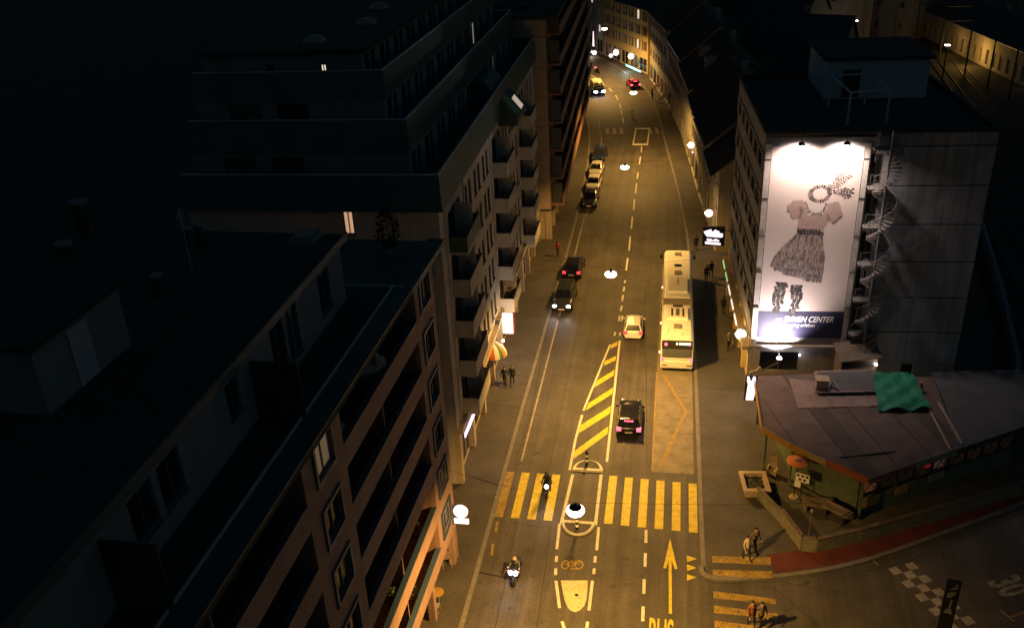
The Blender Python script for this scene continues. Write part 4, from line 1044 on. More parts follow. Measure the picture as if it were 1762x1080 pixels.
MB().tube([(-.3, .05, 0), (-.3, .5, .1)], .02, 6).build('guitar_bracket', M_steeld, t)

# ================================================================== BAR PAVILION with its terrace
def clip(poly, a, b, c):     # keep a*x+b*y <= c
    out = []
    for i in range(len(poly)):
        p, q = poly[i], poly[(i + 1) % len(poly)]
        dp, dq = a * p[0] + b * p[1] - c, a * q[0] + b * q[1] - c
        if dp <= 0: out.append(p)
        if (dp < 0 < dq) or (dq < 0 < dp):
            t = dp / (dp - dq); out.append((p[0] + (q[0] - p[0]) * t, p[1] + (q[1] - p[1]) * t))
    return out
K = thing('bar_pavilion', 'low corner bar pavilion with brown sheet roof, coloured fascias and braced windows', 'kiosk', (0, 0, 0))
KZ = 3.5
kp = [(6.14, 57.6), (6.19, 51.2), (7.75, 49.4), (11.87, 46.25), (17.36, 49.73), (17.9, 52.0), (18.2, 58.6), (10.2, 58.4)]
kg = [(17.40, 49.75), (22.3, 52.8), (26.5, 55.6), (26.5, 60.5), (18.25, 59.4), (18.2, 55)]
# roof deck in sheets (seams run from the wall to the eaves)
sd = Vector((.30, -1)).normalized(); sn = Vector((-sd.y, sd.x))
vals = [p[0] * sn.x + p[1] * sn.y for p in kp]; v0, v1 = min(vals), max(vals); nS = 11
for i in range(nS):
    a, b = v0 + (v1 - v0) * i / nS + .012, v0 + (v1 - v0) * (i + 1) / nS - .012
    q = clip(clip(kp, sn.x, sn.y, b), -sn.x, -sn.y, -a)
    if len(q) > 2:
        dz = .03 * (i % 2)
        MB().prism(q, KZ - .05, KZ + .02 + dz).build('roof_sheet', M_kroof if i not in (3, 8) else mat('dark_roof_sheet', (.07, .055, .045), .8, nscale=.9, nvar=.3), K)
# paler overlaid sheets near the skylight
pal = [tuple(G(*p, KZ + .07)[:2]) for p in [(1357, 650), (1515, 672), (1512, 698), (1373, 702)]]
MB().prism(pal, KZ + .055, KZ + .08).build('roof_patch', M_kroofl, K)
for x in (1395, 1428, 1462, 1492):
    a, b = G(x - 4, 678, KZ + .09), G(x + 6, 700, KZ + .09); s_ = strip([(a.x, a.y), (b.x, b.y)], .08, KZ + .09, .03); s_.build('patch_batten', M_kroofl, K)
MB().prism(kg, KZ - .12, KZ - .0).build('roof_felt', M_kgrey, K)
MB().prism([(p[0] * .97 + .38, p[1] * .99 + .5) for p in kp], KZ - .25, KZ - .06).build('ceiling', M_kgreen, K)
# skylight box with pale coping
sl = [tuple(G(*p, KZ + .3)[:2]) for p in [(1404, 640), (1500, 637), (1514, 672), (1408, 674)]]
o = MB().prism(sl, KZ + .03, KZ + .26).build('skylight_box', M_kroof, K)
ctr = (sum(p[0] for p in sl) / 4, sum(p[1] for p in sl) / 4)
MB().prism([(ctr[0] + (p[0] - ctr[0]) * 1.06, ctr[1] + (p[1] - ctr[1]) * 1.1) for p in sl], KZ + .265, KZ + .33).build('coping', M_kroofl, o)
MB().prism([(ctr[0] + (p[0] - ctr[0]) * .97, ctr[1] + (p[1] - ctr[1]) * .92) for p in sl], KZ + .332, KZ + .35).build('box_top', M_kgrey, o)
# roof cooler and clutter
cc = G(1415, 666, KZ + .36)
o = MB().box(cc.x - .45, cc.x + .35, cc.y - .3, cc.y + .4, KZ + .36, KZ + .95).build('roof_cooler', M_steel, K)
MB().box(cc.x - .5, cc.x + .4, cc.y - .35, cc.y + .45, KZ + .952, KZ + 1.05).build('cooler_lid', M_tanw, o)
MB().tube([(cc.x + .5, cc.y, KZ + .36), (cc.x + .7, cc.y + .1, KZ + .8), (cc.x + 1.0, cc.y - .3, KZ + .4)], .1, 8).build('roof_duct', M_steel, K)
# long battens on the roof
for (p, q) in [((1597, 700), (1635, 772)), ((1614, 690), (1655, 762))]:
    a, b = G(*p, KZ + .1), G(*q, KZ + .1); strip([(a.x, a.y), (b.x, b.y)], .12, KZ + .05, .06).build('roof_batten', M_tanw, K)
a, b = G(1445, 785, KZ + .1), G(1540, 776, KZ + .1); strip([(a.x, a.y), (b.x, b.y)], .08, KZ + .06, .06).build('roof_rod', M_steeld, K)
# fascias
def fascia(p, q, m, h=.44, z=KZ - .32, off=.04, name='fascia_board'):
    d = (Vector(q) - Vector(p)).normalized(); n = Vector((d.y, -d.x)) * off
    P = [tuple(Vector(p) + n), tuple(Vector(q) + n), tuple(Vector(q) + n * 2.2), tuple(Vector(p) + n * 2.2)]
    return MB().prism(P, z, z + h).build(name, m, K)
lerp = lambda p, q, t: (p[0] + (q[0] - p[0]) * t, p[1] + (q[1] - p[1]) * t)
fascia(kp[0], kp[1], M_kyel); fascia(kp[1], kp[2], M_kyel)
e0, e1 = kp[2], kp[3]
fascia(e0, lerp(e0, e1, .22), M_kyel); fascia(lerp(e0, e1, .225), lerp(e0, e1, .48), mat('pale_sign_board', (.30, .25, .14), .7, nscale=3, nvar=.15)); fascia(lerp(e0, e1, .485), e1, M_kred, .5)
f0, f1 = kp[3], (22.3, 52.85)
fascia(f0, lerp(f0, f1, .28), M_kroof); fascia(lerp(f0, f1, .285), lerp(f0, f1, .55), M_kteal, .5); fascia(lerp(f0, f1, .555), f1, M_steeld, .4)
# walls: parapet, braced bays with glass, coloured boards
w0, w1 = (11.75, 46.95), (22.2, 53.3)
d = (Vector(w1) - Vector(w0)); WL = d.length; wr = math.atan2(d.y, d.x)
MB().box(0, WL, 0, .12, .12, 1.55).build('wall', M_kgreen, K, (w0[0], w0[1], 0), wr)
MB().face([(0, .3, 1.55), (WL, .3, 1.55), (WL, .3, 3.3), (0, .3, 3.3)]).build('glazing', M_barglow, K, (w0[0], w0[1], 0), wr)
nb = 9
for i in range(nb + 1):
    x = WL * i / nb; MB().box(x - .06, x + .06, -.02, .14, 1.551, 3.35).build('bay_post', M_steeld, K, (w0[0], w0[1], 0), wr)
for i in range(nb):
    x0_, x1_ = WL * i / nb + .06, WL * (i + 1) / nb - .06
    for (za, zb_) in ((1.6, 3.3), (3.3, 1.6)): MB().tube([(x0_, .05 if za < 2 else .1, za), (x1_, .05 if za < 2 else .1, zb_)], .03, 5).build('brace', M_steeld, K, (w0[0], w0[1], 0), wr)
def board(u0, u1, z0_, z1_, m, name='painted_board', y=-.04):
    MB().box(WL * u0, WL * u1, y, y + .03, z0_, z1_).build(name, m, K, (w0[0], w0[1], 0), wr)
board(.0, .12, .75, 1.5, mat('ochre_board', (.50, .27, .06), .7, nscale=5, nvar=.3)); board(.22, .30, .9, 1.5, M_kyel); board(.42, .52, 1.2, 1.7, M_kteal, y=-.1)
board(.02, .1, 1.7, 2.7, mat('red_yellow_picture', (.40, .10, .05), .6, nscale=3, nvar=.2, c2=(.42, .26, .05), emit=(1, .35, .15), es=.05), 'window_picture', .2); board(.40, .46, 2.1, 2.9, mat('crimson_picture_glow', (.45, .02, .04), .6, emit=(1, .05, .08), es=.12), 'window_picture', .2); board(.46, .54, 1.8, 3.0, mat('rose_blind', (.40, .26, .22), .7, emit=(1, .5, .4), es=.03), 'window_picture', .22); board(.74, .79, 2.4, 3.0, M_whitep, 'window_picture', .2)  # pictures carry a faint glow of their own in place of interior light
# open street corner: green posts, back wall, counter
for (x, y) in [(6.45, 56.8), (6.5, 51.3), (7.95, 49.6), (11.7, 46.6)]: MB().box(x - .07, x + .07, y - .07, y + .07, .12, KZ - .06).build('corner_post', M_kgreen, K)
q0, q1 = (8.4, 50.2), (11.7, 47.4)
d = Vector(q1) - Vector(q0); MB().box(0, d.length, 0, .15, .12, 3.3).build('wall', M_kgreen, K, (q0[0], q0[1], 0), math.atan2(d.y, d.x))
d = Vector((8.4, 50.2)) - Vector((7.0, 57.4)); MB().box(0, d.length, 0, .15, .12, 3.3).build('wall', M_kgreen, K, (7.0, 57.4, 0), math.atan2(d.y, d.x))
# green tarpaulin over part of the roof
tp = [G(*p, KZ + .5) for p in [(1503, 640), (1570, 641), (1602, 697), (1512, 700)]]
tb = MB(); n = 22
for i in range(n + 1):
    for j in range(n + 1):
        u, v = i / n, j / n; p = (tp[0] * (1 - u) + tp[1] * u) * (1 - v) + (tp[3] * (1 - u) + tp[2] * u) * v
        h = .28 + .22 * (1 - v) + .20 * pnoise(Vector((u * 4, v * 4, 1))) + .10 * abs(pnoise(Vector((u * 9 + v * 3, v * 6, 4)))) + .07 * math.sin(u * 11 + v * 17)
        tb.v.append((p.x + .1 * pnoise(Vector((u * 3, v * 3, 7))), p.y + .1 * pnoise(Vector((u * 3, v * 3, 9))), KZ + max(.12, h)))
for i in range(n):
    for j in range(n): tb.f.append([i * (n + 1) + j, (i + 1) * (n + 1) + j, (i + 1) * (n + 1) + j + 1, i * (n + 1) + j + 1]); tb.m.append(0)
tb.build('tarpaulin', M_tarp, None, smooth=True, label='bright green tarpaulin draped over the pavilion roof', cat='tarpaulin')
p = G(1583, 672, KZ + .1); MB().lathe([(.16, KZ + .0), (.2, KZ + .3), (.1, KZ + .75), (.12, KZ + .8)], (p.x, p.y, 0), 10).build('chimney_pot', mat('terracotta', (.34, .15, .09), .8), K)
# lean-to shed with a lamp at the foot of the stair
sp = cw(6.2, -2.3, 0)
S = thing('shed', 'small lean-to shed with a bare lamp at the foot of the spiral stair', 'shed', sp, CR + R(6))
MB().box(0, 2.5, 0, 1.6, 3.0, 4.1).build('shed_wall', M_wood, S)
MB().add([(-.2, -.3, 4.05), (2.7, -.3, 4.35), (2.7, 1.7, 4.85), (-.2, 1.7, 4.55), (-.2, -.3, 4.12), (2.7, -.3, 4.42), (2.7, 1.7, 4.92), (-.2, 1.7, 4.62)], [(0, 1, 2, 3), (4, 5, 6, 7), (0, 1, 5, 4), (1, 2, 6, 5), (2, 3, 7, 6), (3, 0, 4, 7)]).build('shed_roof', M_wood, S)
MB().box(.1, 2.4, -.03, -.003, 3.5, 3.9).build('shed_window', M_black, S)
MB().box(0, 2.5, 0.0, 1.6, 0.12, 2.995).build('shed_base', M_wood, S)
MB().sph((2.35, -.15, 3.75), .10).build('shed_lamp', E_flood, S, smooth=True)
lp = Vector(sp) + Vector((2.35, -.45, 3.6)); light('shed_light', 'POINT', tuple(lp), 14, (1, .72, .42), None, None, .08)
# terrace: deck behind a low wall
T = thing('terrace_wall', 'low weathered wall round the bar terrace at the street corner', 'wall', (0, 0, 0))
tw = [(5.9, 48.3), (7.15, 46.0), (8.1, 43.6), (8.9, 43.55), (11.55, 44.75), (17.0, 47.6), (22.4, 50.6)]
for a, b in zip(tw[:-1], tw[1:]):
    d = Vector(b) - Vector(a); hh = .75 if a[0] < 7 else .95
    MB().box(-.02, d.length - .03, -.09, .09, .118, .118 + hh).build('wall_section', M_wallc, T, (a[0], a[1], 0), math.atan2(d.y, d.x))
    MB().box(-.05, d.length + .0, -.13, .13, .119 + hh, .17 + hh).build('wall_cap', M_wood, T, (a[0], a[1], 0), math.atan2(d.y, d.x))
MB().prism([(6.1, 48.3), (7.3, 46.1), (8.2, 43.8), (8.9, 43.7), (11.5, 44.9), (22.2, 50.7), (22.0, 52.9), (11.8, 46.8), (8.3, 50.0), (6.6, 51.0)], .12, .25).build('terrace', M_deck, kind='structure')
# ================================================================== STREET LAMPS
def street_lamp(label, px, py, z, energy, left, right, s=1.0, cone=150, blend=.55, cap=.13):
    p = G(px, py, z)
    t = thing('street_lamp', label, 'street lamp', tuple(p), 0, 'lamps hung on wires over the street')
    MB().lathe([(.03, .42), (.05, .40), (.08, .30), (cap * .95, .22), (cap, .19)], n=18).build('housing', M_black, t, smooth=True)
    MB().lathe([(cap, .185), (.40 * s, .10), (.43 * s, .0), (.36 * s, -.12), (.2 * s, -.20), (.01, -.22)], n=18).build('bowl', E_lamp, t, smooth=True)  # bowl drawn oversized, its shape imitates the lamp's bloom
    a, b = Vector(left) - p, Vector(right) - p
    mid = Vector((0, 0, .45))
    MB().tube([tuple(a), tuple(a * .5 + mid * .5 - Vector((0, 0, .15))), tuple(mid)], .008, 4).build('span_wire', M_black, t)
    MB().tube([tuple(mid), tuple(b * .5 + mid * .5 - Vector((0, 0, .15))), tuple(b)], .008, 4).build('span_wire', M_black, t)
    light('street_light', 'SPOT', (0, 0, -.34), energy, AMBER, t, None, .16, cone, blend)
    return p
EL = 11500
street_lamp('nearest hanging street lamp, above the near nose of the traffic island', 990, 878, 10.5, EL * 1.45, (-12.0, 34, 12), (9, 33, 12), 1.0, 156, .5, .30)
street_lamp('hanging street lamp over the middle of the street beside the bus front', 1051, 472, 10.5, EL * 1.32, (-13.2, 60, 12), (6.0, 62, 11.5))
street_lamp('hanging street lamp over the roadway by the four parked cars', 1075, 288, 10.2, EL * .66, (-14.0, 85, 12), (4.2, 85.0, 11.5))
street_lamp('hanging street lamp just before the red-lit car near the bend', 1090, 160, 9.6, EL * .95, (-13.5, 117, 11), (1.6, 118, 10.2), 1.1, 160, .5)
street_lamp('farthest hanging street lamp in front of the street-end houses', 1040, 50, 9.5, EL * 1.3, (-22, 168, 11), (-4.5, 165, 10.5), 1.3, 164, .5)
def globe(label, w, r, energy, c=WARMW, wall=None, name='wall_lamp'):
    t = thing(name, label, 'lamp', tuple(w))
    MB().sph((0, 0, 0), r, 18, 12).build('globe', E_globe, t, smooth=True)
    if wall is not None:
        b = Vector(wall) - Vector(w); MB().tube([(0, 0, r), (b.x * .5, b.y * .5, r + .12), (b.x, b.y, r + .05)], .03, 6).build('bracket', M_steeld, t)
    if energy: light('globe_light', 'POINT', (0, 0, -r - .12) if wall is None else tuple(-(Vector(wall) - Vector(w)).normalized() * (r + .12)), energy, c, t, None, .12)
    return t
globe('round globe lamp on the corner of the poster building above the pavement', G(1275, 575, 3.9), .42, 170, wall=(6.0, 63.1, 3.9), c=(1, .78, .42))
globe('round globe lamp on the first cream house beside the dark lit sign', G(1220, 367, 4.0), .40, 150, wall=(4.55, 89.3, 4.0), c=(1, .74, .40))
globe('round globe lamp on the third row house, higher up the street', G(1189, 250, 4.0), .42, 110, wall=(2.5, 113.4, 4.0), c=(1, .74, .42))
globe('tiny wall lamp just under the third-house globe', G(1192, 262, 2.6), .12, 0, wall=(2.6, 112.5, 2.6))
YP, YN = (-5.9, 172.4), (19.1, 9.5)
for i, (px, py, r, e, lb) in enumerate([(1086, 97, .55, 160, 'globe lamp low on the right of the yellow facade'), (1060, 91, .55, 130, 'large globe lamp low in the middle of the yellow facade'), (1051, 96, .38, 0, 'smaller globe lamp left of the large one on the yellow facade'),
                                  (1023, 91, .45, 90, 'globe lamp low on the grey corner house, right of a pair'), (1017, 89, .3, 0, 'small globe lamp on the grey corner house, left of a pair')]):
    w = onP(px, py, (YP[0] - 1.2, YP[1] - .6), YN); globe(lb, w, r, e, WARMW, wall=tuple(Vector(w) + Vector((1.3, .65, 0))))
w = onP(1021, 68, (YP[0] - .6, YP[1] - .3), YN)
t = thing('pointed_sign', 'glowing narrow pointed sign high on the grey corner house', 'sign', tuple(w), R(-60))
MB().extr([(-.35, -1.4), (.35, -1.4), (.25, -.4), (.06, 1.6), (-.06, 1.6), (-.25, -.4)], 'y', -.06, .06).build('sign_body', E_sign, t)
MB().tube([(0, 0, 0), (0, 1.2, 0)], .04, 6).build('bracket', M_steeld, t)
# glowing strip in place of shop light spilled before the yellow building
t = thing('shop_spill_strip', 'teal-white strip glowing for spilled shop window light at the foot of the yellow facade', 'shop window', (-8.15, 175.9, 0), math.atan2(-19.1, 9.5))
MB().box(-3.4, 3.6, -.12, -.02, .5, .95).build('lit_strip', E_blue, t)
MB().box(-3.6, 3.8, -.14, -.02, .955, 1.1).build('strip_frame', M_steeld, t)
light('shop_light', 'POINT', (-9.5, 175.2, 1.1), 160, (.55, .95, .95), None, None, .3)
light('station_light', 'POINT', (50.6, 176, 2.6), 700, (1, .55, .12), None, None, .3)
light('station_light', 'POINT', (49.6, 186, 2.6), 160, (1, .55, .12), None, None, .3)
def mast(label, x, y, h, arms=(), lampz=None, name='catenary_mast'):
    t = thing(name, label, 'mast' if lampz is None else 'lamp post', (x, y, 0))
    MB().tube([(0, 0, 0), (0, 0, h)], [.16, .10], 8).build('pole', M_black, t)
    for (dx, z) in arms:
        MB().tube([(0, 0, z), (dx, 0, z)], .09, 6).build('cross_arm', M_black, t)
    if lampz:
        MB().box(-.35, .35, -.25, .0, lampz - .06, lampz + .06).build('lamp_head', E_flood, t)
    return t
for i, (px, py, z, h) in enumerate([(1698, 130, 0, 13), (1735, 150, 0, 13), (1614, 85, 0, 12), (1660, 100, 0, 12), (1572, 60, 0, 13)]):
    p = G(px, py + 25, 0)
    mast(['catenary mast right of the lit station wall', 'outer catenary mast at the right edge', 'slim catenary mast left of the lit station wall', 'catenary mast in front of the station windows', 'far catenary mast left of the station'][i], p.x, p.y, h, [(9 if i < 2 else 5, h - 4.5), (4, h - 2)])
p = G(1630, 80, 8); mast('railway lamp post with a small white lamp before the station', p.x, p.y, 8.5, (), 8.2, 'lamp_post'); 
p = G(1472, 38, 8); mast('lamp post with a bright lamp beyond the flat block', p.x, p.y, 8.5, (), 8.2, 'lamp_post'); light('yard_light', 'POINT', (p.x, p.y - .8, 7.8), 350, (1, .7, .35), None, None, .2)
# railway beyond the poster building
MB().prism([(25.5, 63), (40, 66), (62, 110), (62, 230), (40, 230), (32, 110)], .12, .20).build('railway_bed', M_ballast, kind='structure')
for k in range(4):
    t = thing('railway_track', 'railway track on dark ballast, number %s from the poster building' % ['one', 'two', 'three', 'four'][k], 'track', (0, 0, 0), 0, 'railway tracks')
    for s_ in (-.72, .72):
        strip([(28.5 + 3.4 * k + s_, 66), (33.5 + 3.6 * k + s_, 110), (42 + 3.8 * k + s_, 220)], .09, .20, .15).build('rail', M_steeld, t)
t = thing('retaining_wall', 'pale concrete parapet along the railway right of the poster building', 'wall', (0, 0, 0))
strip([(23.8, 58), (26.3, 66), (29, 80), (31.5, 95), (33.5, 112)], .35, .12, 1.3).build('wall_body', M_pent, t)
# ================================================================== SIGNS
def sign_frame(w): return w
w = onP(1228, 407, (0, 84.2), (0, 1))
t = thing('hanging_sign', 'dark hanging box sign with bright white lettering blobs beyond the bus', 'sign', (w.x, 84.2, w.z))
MB().box(-1.05, 1.05, 0, .25, -.98, .98).build('sign_box', M_navy, t)
zs6 = zz(1200, 380, .05556)
def sp_(pts): return [((lambda q: (q.x - w.x, -.01, q.z - w.z))(onP(*zs6(*p), (0, 84.2), (0, 1)))) for p in pts]
for pts in ([(190, 330), (300, 290), (435, 255), (445, 340), (520, 300), (560, 260), (600, 300), (680, 320), (690, 380), (790, 390), (790, 500), (730, 520), (300, 490), (240, 420)], [(285, 545), (450, 560), (470, 600), (560, 550), (680, 600), (670, 650), (300, 625)], [(235, 635), (720, 685), (720, 755), (235, 715)]):
    MB().face(sp_(pts)).build('glowing_lettering', E_sign, t)
MB().tube([(1.0, .12, .6), (1.7, .12, .6)], .04, 6).build('bracket', M_steeld, t)
p = G(793, 883, 4.0)
t = thing('lit_shop_sign', 'white glowing sign of a disc above a bar on the salmon house corner', 'sign', tuple(p))
MB().lathe([(.42, -.06), (.42, .06)], (0, 0, .16), 28, ax='y').build('disc', E_sign, t)
MB().box(-.42, .42, -.06, .06, -.68, -.38).build('bar', E_sign, t)
MB().box(-.75, -.35, -.02, .02, -.02, .02).build('bracket', M_steeld, t)
w = onP(874, 556, (-12.4, 0), (1, 0))
t = thing('lit_shop_sign', 'tall white glowing box sign on the cream block above the striped awning', 'sign', (w.x, w.y, w.z))
MB().box(-.42, .42, -.12, .12, -.85, .85).build('light_box', E_sign, t)
MB().box(.425, .50, -.13, .13, -.88, .88).build('box_edge', mat('sign_red', (.3, .05, .04), .5), t)
MB().tube([(-.4, 0, .5), (-.95, 0, .5)], .03, 6).build('bracket', M_steeld, t)
# striped dome awning
AW = thing('dome_awning', 'striped dome awning in green, white and orange over a shop door', 'awning', (-13.38, 60.6, 2.75), R(90))
n = 9
for i in range(n):
    a0_, a1_ = PI * i / n, PI * (i + 1) / n; mb = MB()
    for j in range(6):
        b0, b1 = (PI / 2) * j / 6, (PI / 2) * (j + 1) / 6
        f = lambda a, b: (.95 * math.cos(a) * math.cos(b), -1.15 * math.sin(a) * math.cos(b), 1.15 * math.sin(b))
        mb.face([f(a0_, b0), f(a1_, b0), f(a1_, b1), f(a0_, b1)])
    mb.build('awning_gore', [mat('awning_green', (.05, .12, .04), .7), mat('awning_white', (.62, .58, .5), .7), mat('awning_orange', (.62, .15, .03), .7)][i % 3], AW)
MB().sph((0, -.9, 1.25), .10).build('awning_lamp', E_flood, AW, smooth=True)
light('awning_light', 'POINT', (-12.3, 60.6, 4.25), 22, (1, .8, .5), None, None, .08)
for i, (ya, yb, lb) in enumerate([(48.5, 51.7, 'longer violet-white light strip over the first shop front of the cream block'), (52.2, 53.9, 'shorter violet-white light strip over the second shop front')]):
    MB().box(-.03, .05, 0, yb - ya, 0, .34).build('light_strip_sign', E_signp, None, (-12.90, ya, 3.25), R(-1), label=lb, cat='sign')
light('shopfront_light', 'POINT', (-12.6, 50.2, 3.0), 22, (.9, .72, 1), None, None, .15)
light('shopfront_light', 'POINT', (-12.2, 63.5, 3.6), 190, (1, .82, .66), None, None, .2)
light('shopfront_light', 'POINT', (-12.4, 71.0, 3.2), 120, (1, .72, .4), None, None, .2)
light('shopfront_light', 'POINT', (-12.4, 79.0, 3.2), 45, (1, .72, .4), None, None, .2)
# glowing upright sign on the pavilion corner
p = G(1292, 668, 2.9)
t = thing('lit_shop_sign', 'white glowing upright sign with a split top at the pavilion corner', 'sign', tuple(p))
MB().extr([(-.30, -.95), (.22, -.95), (.30, -.4), (.32, .55), (.26, .95), (.10, .95), (.03, .6), (-.06, .6), (-.16, .95), (-.30, .95), (-.30, .6), (-.22, .3)], 'y', -.05, .05).build('sign_body', E_sign, t)
MB().box(-.42, .42, .055, .14, -1.05, 1.02).build('sign_back', M_black, t)
MB().box(.05, .6, .06, .12, .3, .36).build('bracket', M_steeld, t)
# small traffic sign on a post, right pavement
def post_sign(label, px, py, r=.33, h=2.4):
    p = G(px, py); t = thing('traffic_sign', label, 'traffic sign', (p.x, p.y, .12))
    MB().tube([(0, 0, 0), (0, 0, h + .4)], .035, 8).build('post', M_steel, t)
    MB().box(-r, r, -.07, -.045, h - r, h + r).build('plate', M_whitep, t)
    MB().lathe([(r * .72, -.012), (r * .72, .0)], (0, -.075, h), 20, ax='y').build('red_ring', mat('sign_red_ring', (.45, .05, .03), .5), t)
    MB().lathe([(r * .5, -.006), (r * .5, .0)], (0, -.09, h), 20, ax='y').build('inner_disc', mat('sign_blue', (.05, .08, .3), .5), t)
post_sign('square white traffic sign with a round symbol on the right pavement', 1210, 348)
post_sign('small white traffic sign near the awnings at the bend', 1162, 190, .4)
# ================================================================== CARS
tyre = MB().lathe([(.20, -.10), (.30, -.11), (.325, -.07), (.325, .07), (.30, .11), (.20, .10)], n=20, ax='y').mesh('wheel', M_rubber, True)
rimm = MB().lathe([(.05, -.10), (.20, -.09), (.20, .09), (.05, .10)], n=14, ax='y').mesh('rim', M_rim)
def car(label, loc, rot, L=4.2, W=1.76, H=1.46, paint=None, style='hatch', head=False, tail=0, rails=False, name='car', group=None, plate=True, cat='car', roofm=None):
    t = thing(name, label, cat, (loc[0], loc[1], 0), R(rot), group)
    hs = H / 1.46
    if style == 'van':
        st = [(0, .30, 1.1, .92), (.02, .25, 1.2, .97), (.1, .22, 1.2, 1), (.5, .22, 1.18, 1), (.72, .22, 1.12, 1), (.86, .22, 1.05, .98), (.95, .25, .92, .94), (.99, .3, .75, .88), (1, .4, .65, .8)]
        gb, gr = (.01, .86), (.03, .66)
    elif style == 'sedan':
        st = [(0, .42, .80, .82), (.02, .32, .92, .90), (.1, .22, .97, .97), (.25, .2, .98, 1), (.5, .2, .96, 1), (.68, .2, .94, 1), (.82, .2, .88, .98), (.93, .22, .78, .93), (.985, .28, .66, .85), (1, .38, .58, .76)]
        gb, gr = (.10, .74), (.27, .56)
    else:
        st = [(0, .42, .82, .86), (.015, .30, .95, .93), (.08, .22, .98, .985), (.25, .2, .98, 1), (.5, .2, .96, 1), (.67, .2, .94, 1), (.81, .2, .88, .98), (.925, .22, .78, .94), (.985, .28, .66, .86), (1, .38, .58, .77)]
        gb, gr = ((.02, .73), (.10, .54)) if style == 'hatch' else ((.012, .73), (.055, .55))
    mb = MB(); nn = 0; hw = W / 2
    for (f, zb, zt, ws) in st:
        x = (f - .5) * L; w = hw * ws; zb *= hs; zt *= hs
        half = [(.55 * w, zb), (.93 * w, zb + .04), (w * .985, zb + .16 * (zt - zb)), (w, zb + .5 * (zt - zb)), (w * .985, zb + .8 * (zt - zb)), (w * .93, zt - .035), (w * .8, zt)]
        ring = [(x, y, z) for y, z in half] + [(x, 0, zt + .02)] + [(x, -y, z) for y, z in half[::-1]] + [(x, 0, zb)]
        nn = len(ring); mb.v += ring
    for i in range(len(st) - 1):
        for k in range(nn): mb.f.append([i * nn + k, i * nn + (k + 1) % nn, (i + 1) * nn + (k + 1) % nn, (i + 1) * nn + k]); mb.m.append(0)
    for base in (0, (len(st) - 1) * nn): mb.f.append([base + k for k in range(nn)]); mb.m.append(0)
    b = mb.build('body', paint, t, smooth=True)
    md = b.modifiers.new('sub', 'SUBSURF'); md.levels = 1; md.render_levels = 1
    zb = .93 * hs; bw, rw = hw * .90, hw * .70
    if style == 'van': bw, rw, zb = hw * .95, hw * .84, 1.15 * hs
    X = lambda f: (f - .5) * L
    cab = MB()
    xb0, xb1, xr0, xr1 = X(gb[0]), X(gb[1]), X(gr[0]), X(gr[1]); xm = (xr0 + xr1) / 2
    B8 = [(xb0, -bw, zb), (xb1, -bw * .96, zb - .02), (xb1, bw * .96, zb - .02), (xb0, bw, zb)]
    T8 = [(xr0, -rw, H - .03), (xr1, -rw, H - .04), (xr1, rw, H - .04), (xr0, rw, H - .03)]
    cab.add(B8 + T8 + [(xm, -rw * 1.03, H), (xm, rw * 1.03, H), (xm, 0, H + .03), (xr0, 0, H), (xr1, 0, H - .01)],
            [(0, 1, 5, 8, 4), (2, 3, 7, 9, 6), (1, 2, 6, 12, 5), (3, 0, 4, 11, 7), (4, 8, 10, 11), (11, 10, 9, 7), (8, 5, 12, 10), (10, 12, 6, 9)])
    c = cab.build('cabin', roofm or paint, t); bev(c, .05, 2)
    def panel(name, q, ins=.1, out=.018, m=M_glass):
        q = [Vector(p) for p in q]; ctr = sum(q, Vector()) / len(q); nrm = (q[1] - q[0]).cross(q[-1] - q[0]).normalized()
        if nrm.dot(ctr - Vector((xm, 0, H * .6))) < 0: nrm = -nrm
        return MB().face([tuple(p + (ctr - p) * ins + nrm * out) for p in q]).build(name, m, t)
    panel('windscreen', [B8[1], B8[2], T8[2], T8[1]], .10)
    panel('rear_window', [B8[3], B8[0], T8[0], T8[3]], .14)
    for sgn, (a, d, e, h_) in ((-1, (B8[0], B8[1], T8[1], T8[0])), (1, (B8[3], B8[2], T8[2], T8[3]))):
        lv = lambda p, q, k: tuple(Vector(p) * (1 - k) + Vector(q) * k)
        for k0, k1 in ((.05, .48), (.52, .92)):
            panel('side_window', [lv(a, d, k0), lv(a, d, k1), lv(h_, e, k1), lv(h_, e, k0)], .09)
        mx = xb1 - .35
        MB().sph((mx, sgn * (hw + .08), zb + .06), .10, 8, 6, sq=(.7, 1.1, .8)).build('mirror', paint, t, smooth=True)
    for fx in (.17, .82):
        for sgn in (-1, 1):
            wv = obj('wheel', tyre, t, (X(fx), sgn * (hw - .10), .325)); obj('rim', rimm, wv)
    zl = .68 * hs if style != 'van' else .56 * hs
    hx = X(.965) if style != 'van' else X(.99)
    for sgn in (-1, 1):
        q = MB().sph((hx, sgn * hw * .68, zl), .15 if style != 'van' else .26, 12, 8, sq=(1.0, 1.25, .75)).build('headlight', E_head if head else M_chrome, t, smooth=True)
        zt_ = .86 * hs
        MB().box(X(0) - .035, X(.05), sgn * hw * .78 - .17, sgn * hw * .78 + .15, zt_ - .18, zt_ + .06).build('tail_light', [mat('tail_lens', (.25, .01, .01), .3), E_tail, E_tailw][tail], t)
    if tail == 2: MB().box(X(gb[0]) - .0 + .12, X(gb[0]) + .17, -.32, .32, H - .13, H - .06).build('brake_light', E_tailw, t)
    if plate:
        MB().box(X(0) - .03, X(0) - .005, -.26, .26, .52 * hs, .64 * hs).build('rear_plate', M_whitep, t)
        MB().box(X(1) + .005, X(1) + .03, -.26, .26, .40 * hs, .50 * hs).build('front_plate', M_whitep, t)
    MB().box(X(1) - .10, X(1) + .012, -.42, .42, .47 * hs, .62 * hs).build('grille', M_black, t)
    MB().box(X(0) - .02, X(.03), -hw * .8, hw * .8, .30, .42).build('rear_bumper', M_black if paint != M_wpaint else paint, t)
